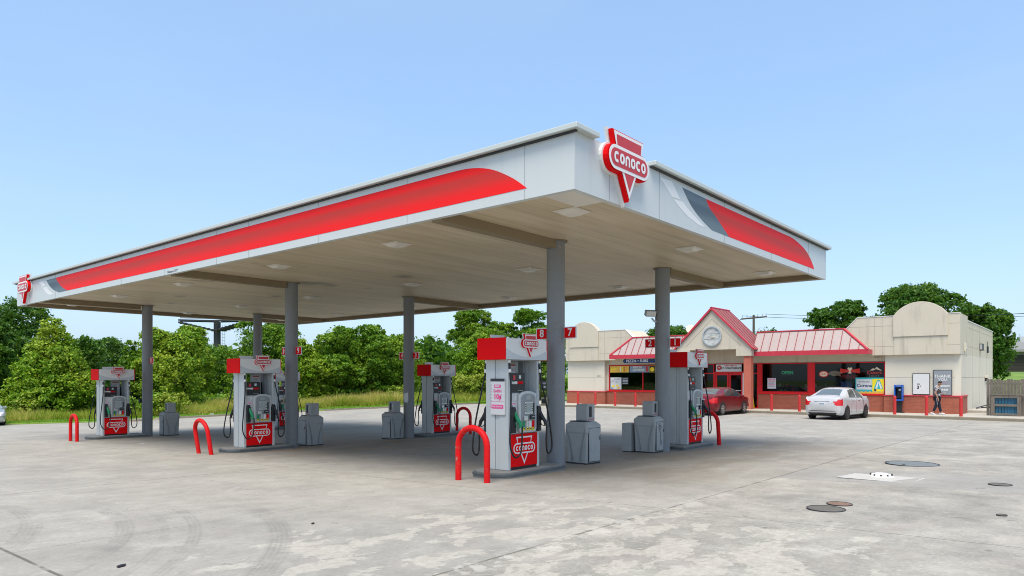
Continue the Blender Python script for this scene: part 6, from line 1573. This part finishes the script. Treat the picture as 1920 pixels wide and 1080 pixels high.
# low shrubs and scrub at the foot of the trees
for i, (x, y, h, w_, lab) in enumerate(((2.3, 41.0, 1.5, 2.4, 'low scrubby shrub under the bright pointed tree'), (6.6, 38.2, 1.3, 2.4, 'low shrub left of the leftmost pump'), (9.0, 36.9, 1.6, 2.6, 'low shrub behind the leftmost column'), (12.8, 35.4, 1.7, 2.6, 'arching shrub before the second left pump'),
                                        (29.5, 31.0, 2.3, 3.4, 'bright weedy shrub behind the nearest pump hoses'), (33.5, 29.0, 2.0, 3.2, 'weedy shrub left of the nearest column'), (23.9, 31.9, 1.4, 2.2, 'small shrub at the foot of the column numbered 3'))):
    rng = np.random.default_rng(90+i); t = thing('shrub', (x, y, gf(x, y)+.05), lab, 'shrub', 'shrubs in the rough grass')
    P, Nn = crown_points([(rng.uniform(-.5,.5)*w_*.6, rng.uniform(-.3,.3)*w_*.6, h*.45, w_*.33, h*.5) for _ in range(4)], 3600, rng)
    P[:, 2] = np.maximum(P[:, 2], .03); leaves_mesh('foliage', P, Nn, .12, 'shrub_leaf', rng, t)
    mb = MB(); [limb(mb, (0,0,-.1), (rng.uniform(-.5,.5)*w_*.6, rng.uniform(-.3,.3)*w_*.6, h*.7), .03, .01, rng) for _ in range(5)]; mb.build('stems', t)
# grass: blades as thin triangles
def blades(name, n, xr, dr, hr, m_, seed, lean=.5, wdt=.02, yel=None):
    rng = np.random.default_rng(seed); x = rng.uniform(*xr, n); d = rng.uniform(dr[0], dr[1], n); y = np.array([yv(q) for q in x])+d
    z = np.array([g(a, b_) for a, b_ in zip(x, y)])+.09
    patch = .5+.5*np.sin(x*1.3+np.sin(y*1.7)*1.5)*np.cos(y*.9+x*.37)
    h = rng.uniform(hr[0], hr[1], n)*(.55+.6*patch)
    a = rng.uniform(0, 2*PI, n); w_ = wdt*rng.uniform(.6, 1.4, n)
    P = np.stack([x, y, z], 1); T = np.stack([np.cos(a), np.sin(a), 0*a], 1)*w_[:, None]
    Lv = np.stack([rng.normal(size=n)*lean, rng.normal(size=n)*lean, np.ones(n)], 1); Lv *= h[:, None]
    V = np.stack([P-T, P+T, P+Lv], 1).reshape(-1, 3)
    me = bpy.data.meshes.new(name); me.vertices.add(3*n); me.vertices.foreach_set('co', V.ravel().astype(np.float32))
    me.loops.add(3*n); me.loops.foreach_set('vertex_index', np.arange(3*n, dtype=np.int32)); me.polygons.add(n); me.polygons.foreach_set('loop_start', np.arange(0, 3*n, 3, dtype=np.int32))
    me.materials.append(MATS[m_]); me.update(calc_edges=True)
    o = bpy.data.objects.new(name, me); col.objects.link(o); return tag(o, kind='stuff')
o = blades('tall_grass', 75000, (1.2, 40), (1.7, 5.6), (.22, .85), 'grass_tall', 1, .35, .022); tag(o, 'tall yellow green rough grass below the tree row', 'grass')
o = blades('mown_grass', 50000, (0.2, 34), (.02, 2.2), (.04, .12), 'grass_short', 2, .6, .02); tag(o, 'short bright green grass strip beside the forecourt', 'grass')
rng = np.random.default_rng(8); n_ = 26000; x_ = rng.uniform(-3, 42, n_); d_ = rng.uniform(5.0, 9.5, n_); y_ = np.array([yv(q) for q in x_])+d_
hh = (.5+.5*np.sin(x_*.8)*np.cos(x_*.31+1))*1.3+.7
P = np.stack([x_, y_, np.array([g(a, b_) for a, b_ in zip(x_, y_)])+rng.uniform(0, 1, n_)**1.2*hh], 1)
o = leaves_mesh('undergrowth', P, np.tile(np.array([-.5, -.4, .7]), (n_, 1)), .20, 'leaf_mid', rng); tag(o, 'leafy dark undergrowth filling the gaps between the tree stems', 'undergrowth', None, 'stuff')
foliage('grass_dry', (.38,.40,.07), (.70,.60,.16), (.85,.70,.25), .45)
o = blades('dry_grass', 16000, (11.5, 22.5), (1.9, 4.6), (.4, 1.05), 'grass_dry', 4, .35, .022); tag(o, 'sunlit straw yellow seeding grass in the middle of the verge', 'grass')
# stones at the verge
def rock(x, y, s_, lab):
    rng = random.Random(int(x*10)); t = thing('rock', (x, y, g(x, y)), lab, 'rock', 'pale stones lying along the verge')
    def fn(p): return p*(1+.18*math.sin(5*p.x+x)*math.cos(4*p.y)+.12*math.sin(7*p.z+y))
    blob('stone', (0,0,.06*s_), s_, s_*.6, .32*s_, 'kerb_concrete', t, fn, 12)
rock(6.3, 35.0, .45, 'flat pale stone left of the leftmost hoop guard'); rock(7.4, 34.7, .38, 'flat pale stone on the verge behind the leftmost hoop guard'); rock(20.6, 28.7, .55, 'pale lump of concrete in the grass left of the column numbered 3')
t = thing('litter', (10.2, 34.0, g(10.2, 34)+.12), 'small white scrap in the mown grass behind the leftmost column', 'litter'); mb = MB(); mb.poly(fr_up(0,0,0), [(-.12,-.05),(.1,-.07),(.13,.05),(-.08,.07)], 0, .05, 'poster_white'); mb.build('scrap', t)

# ------------------------------------------------------------------ background
# billboard seen edge-on and from below, beyond the trees
t = thing('billboard', (34.9, 81.5, -1.4), 'tall dark steel billboard structure beyond the trees under the canopy edge', 'billboard')
mb = MB(); mb.tube([(0,0,0), (0,0,10.6)], .44, 'dark_metal', 20); mb.build('pole', t)
mb = MB(); mb.tube([(1.0,.6,0), (1.0,.6,10.3)], .03, 'silver', 6); mb.tube([(1.25,.35,0), (1.25,.35,10.3)], .03, 'silver', 6)
for k in range(22): mb.tube([(1.0,.6,1+.42*k), (1.25,.35,1+.42*k)], .02, 'silver', 5)
mb.build('ladder', t)
ux_, uy_ = .7664*0+.6423, -.7664
for sgn_, ang in ((-1, .24), (1, -.20)):
    d = Vector((.6423, -.7664, 0)).normalized(); d = Matrix.Rotation(ang*1.3, 3, 'Z') @ d
    q = d*sgn_; nn = Vector((-q.y, q.x, 0))
    mb = MB(); f = frame((0,0,10.25), q, (0,0,1), nn)
    for k in range(8): mb.box(.3+.55*k, .75+.55*k, -.9+.13*k, -.7+.13*k, -1.0, 1.0, 'dark_metal', f)
    mb.box(.0, 4.6, .3, .5, -.9, -.75, 'dark_metal', f); mb.box(0, 4.6, .3, .5, .75, .9, 'dark_metal', f); mb.build('catwalk', t)
    mb = MB(); mb.box(-.1, 4.5, .7, 4.0, -.12, .12, 'far_grey', f); mb.build('panel', t)
# utility pole with wires
t = thing('utility_pole', (73.0, 23.9, 0), 'wooden utility pole with two cross arms beyond the store roof', 'utility pole')
mb = MB(); mb.tube([(0,0,-1), (0,0,9.4)], [.19, .13], 'bark', 10); mb.build('pole', t)
dv = Vector((.6423, -.7664, 0))
mb = MB(); a = dv*-1.5; b_ = dv*1.6; mb.tube([(a.x, a.y, 8.9), (b_.x, b_.y, 9.2)], .09, 'bark', 6); mb.build('cross_arm', t)
mb = MB(); 
for k in (-1.4, -.8, .5, 1.1, 1.5): q = dv*k; mb.tube([(q.x, q.y, 9.0+.1*k), (q.x, q.y, 9.45+.1*k)], .05, 'pump_grey', 6)
mb.tube([(a.x, a.y, 8.9), (a.x-.3, a.y+.35, 8.6), (a.x-.1, a.y+.1, 8.2)], .04, 'dark_metal', 6); mb.build('insulators', t)
t = thing('tree', (70, 21.6, 0), 'wispy small tree top right of the utility pole', 'tree', GB2); rng = np.random.default_rng(5)
P, Nn = crown_points([(0,0,6.0,1.2,1.4), (.6,-.9,6.6,.6,.8)], 900, rng, .5); leaves_mesh('crown', P, Nn, .16, 'leaf_dark', rng, t); mb = MB(); limb(mb, (0,0,-.5), (0,0,6.3), .15, .04, rng); limb(mb, (0,0,4), (.6,-.9,7.0), .06, .02, rng); mb.build('trunk', t)
def wire(p, q, sag, lab):
    t = thing('power_line', p, lab, 'wire', 'overhead wires behind the store'); p, q = Vector(p), Vector(q); mb = MB()
    mb.tube([(q-p)*(i/16)+Vector((0,0,-sag*4*(i/16)*(1-i/16))) for i in range(17)], .022, 'dark_metal', 5); mb.build('cable', t)
wire((73-.9, 23.9+1.1, 9.3), (46.5, -9.0, 6.1), .5, 'upper power line running down to the right behind the store')
wire((73+1.0, 23.9-1.2, 9.5), (60, -22.0, 6.6), .6, 'lower power line crossing the right hand trees')
# neighbouring building on the right, on the rise
t = thing('neighbour_building', (86, -6, 1.9), 'low grey roofed building with a garage door on the grassy rise at the right edge', 'building')
dR = Vector((.30, -.954, 0)); nR = Vector((-.954, -.30, 0))
f = frame((-2.4, 9.5, 0), dR, (0,0,1), nR)
mb = MB(); mb.box(-1, 16, 0.3, 2.75, -6, -.3, 'far_grey', f); mb.build('wall', t)
mb = MB(); mb.box(-1.5, 17, 2.75, 3.0, -6.5, .6, 'far_grey', f); mb.add([f(-1.5,3.0,.6), f(17,3.0,.6), f(17,4.0,-2.6), f(-1.5,4.0,-2.6), f(-1.5,4.0,-6), f(17,4.0,-6)], [(0,1,2,3),(3,2,5,4)], 'slate'); mb.build('roof', t)
for k in (0, 3):
    mb = MB(); mb.box(2.0+k*1.55, 3.1+k*1.55, -.4, 2.75, -.3, .0, 'tan_brick', f); mb.build('pier', t)
mb = MB(); mb.box(3.1, 6.6, -.4, 2.4, -.295, -.2, 'interior_wall', f); 
for k in range(6): mb.box(3.1, 6.6, .05+.38*k, .08+.38*k, -.199, -.18, 'interior', f)
mb.build('garage_door', t)
mb = MB(); mb.box(6.0, 6.9, 4.01, 4.6, -4, -3, 'pump_grey', f); mb.build('roof_unit', t)
t = thing('retaining_wall', (70, -9, 0), 'thin pale driveway edge on the grassy rise', 'kerb'); mb = MB(); mb.box(0, 12, -.3, .3, 1.5, 2.25, 'kerb_concrete'); mb.build('kerb_edge', t)
# far tree line closing the horizon on every side
rng = np.random.default_rng(77); Pf = []; Nf = []
for k in range(220):
    a = rng.uniform(.68, 2.4); d = rng.uniform(110, 170); x, y = -11+math.cos(a)*d, -8+math.sin(a)*d; r_ = rng.uniform(2.6, 4.2)
    p, q = crown_points([(x, y, gf(x, y)+r_*.7, r_, r_*.85)], 420, rng, .35); Pf.append(p); Nf.append(q)
o = leaves_mesh('far_woodland', np.concatenate(Pf), np.concatenate(Nf), .75, 'leaf_dark', rng); tag(o, 'distant dark belt of trees on the horizon', 'woodland', None, 'stuff')
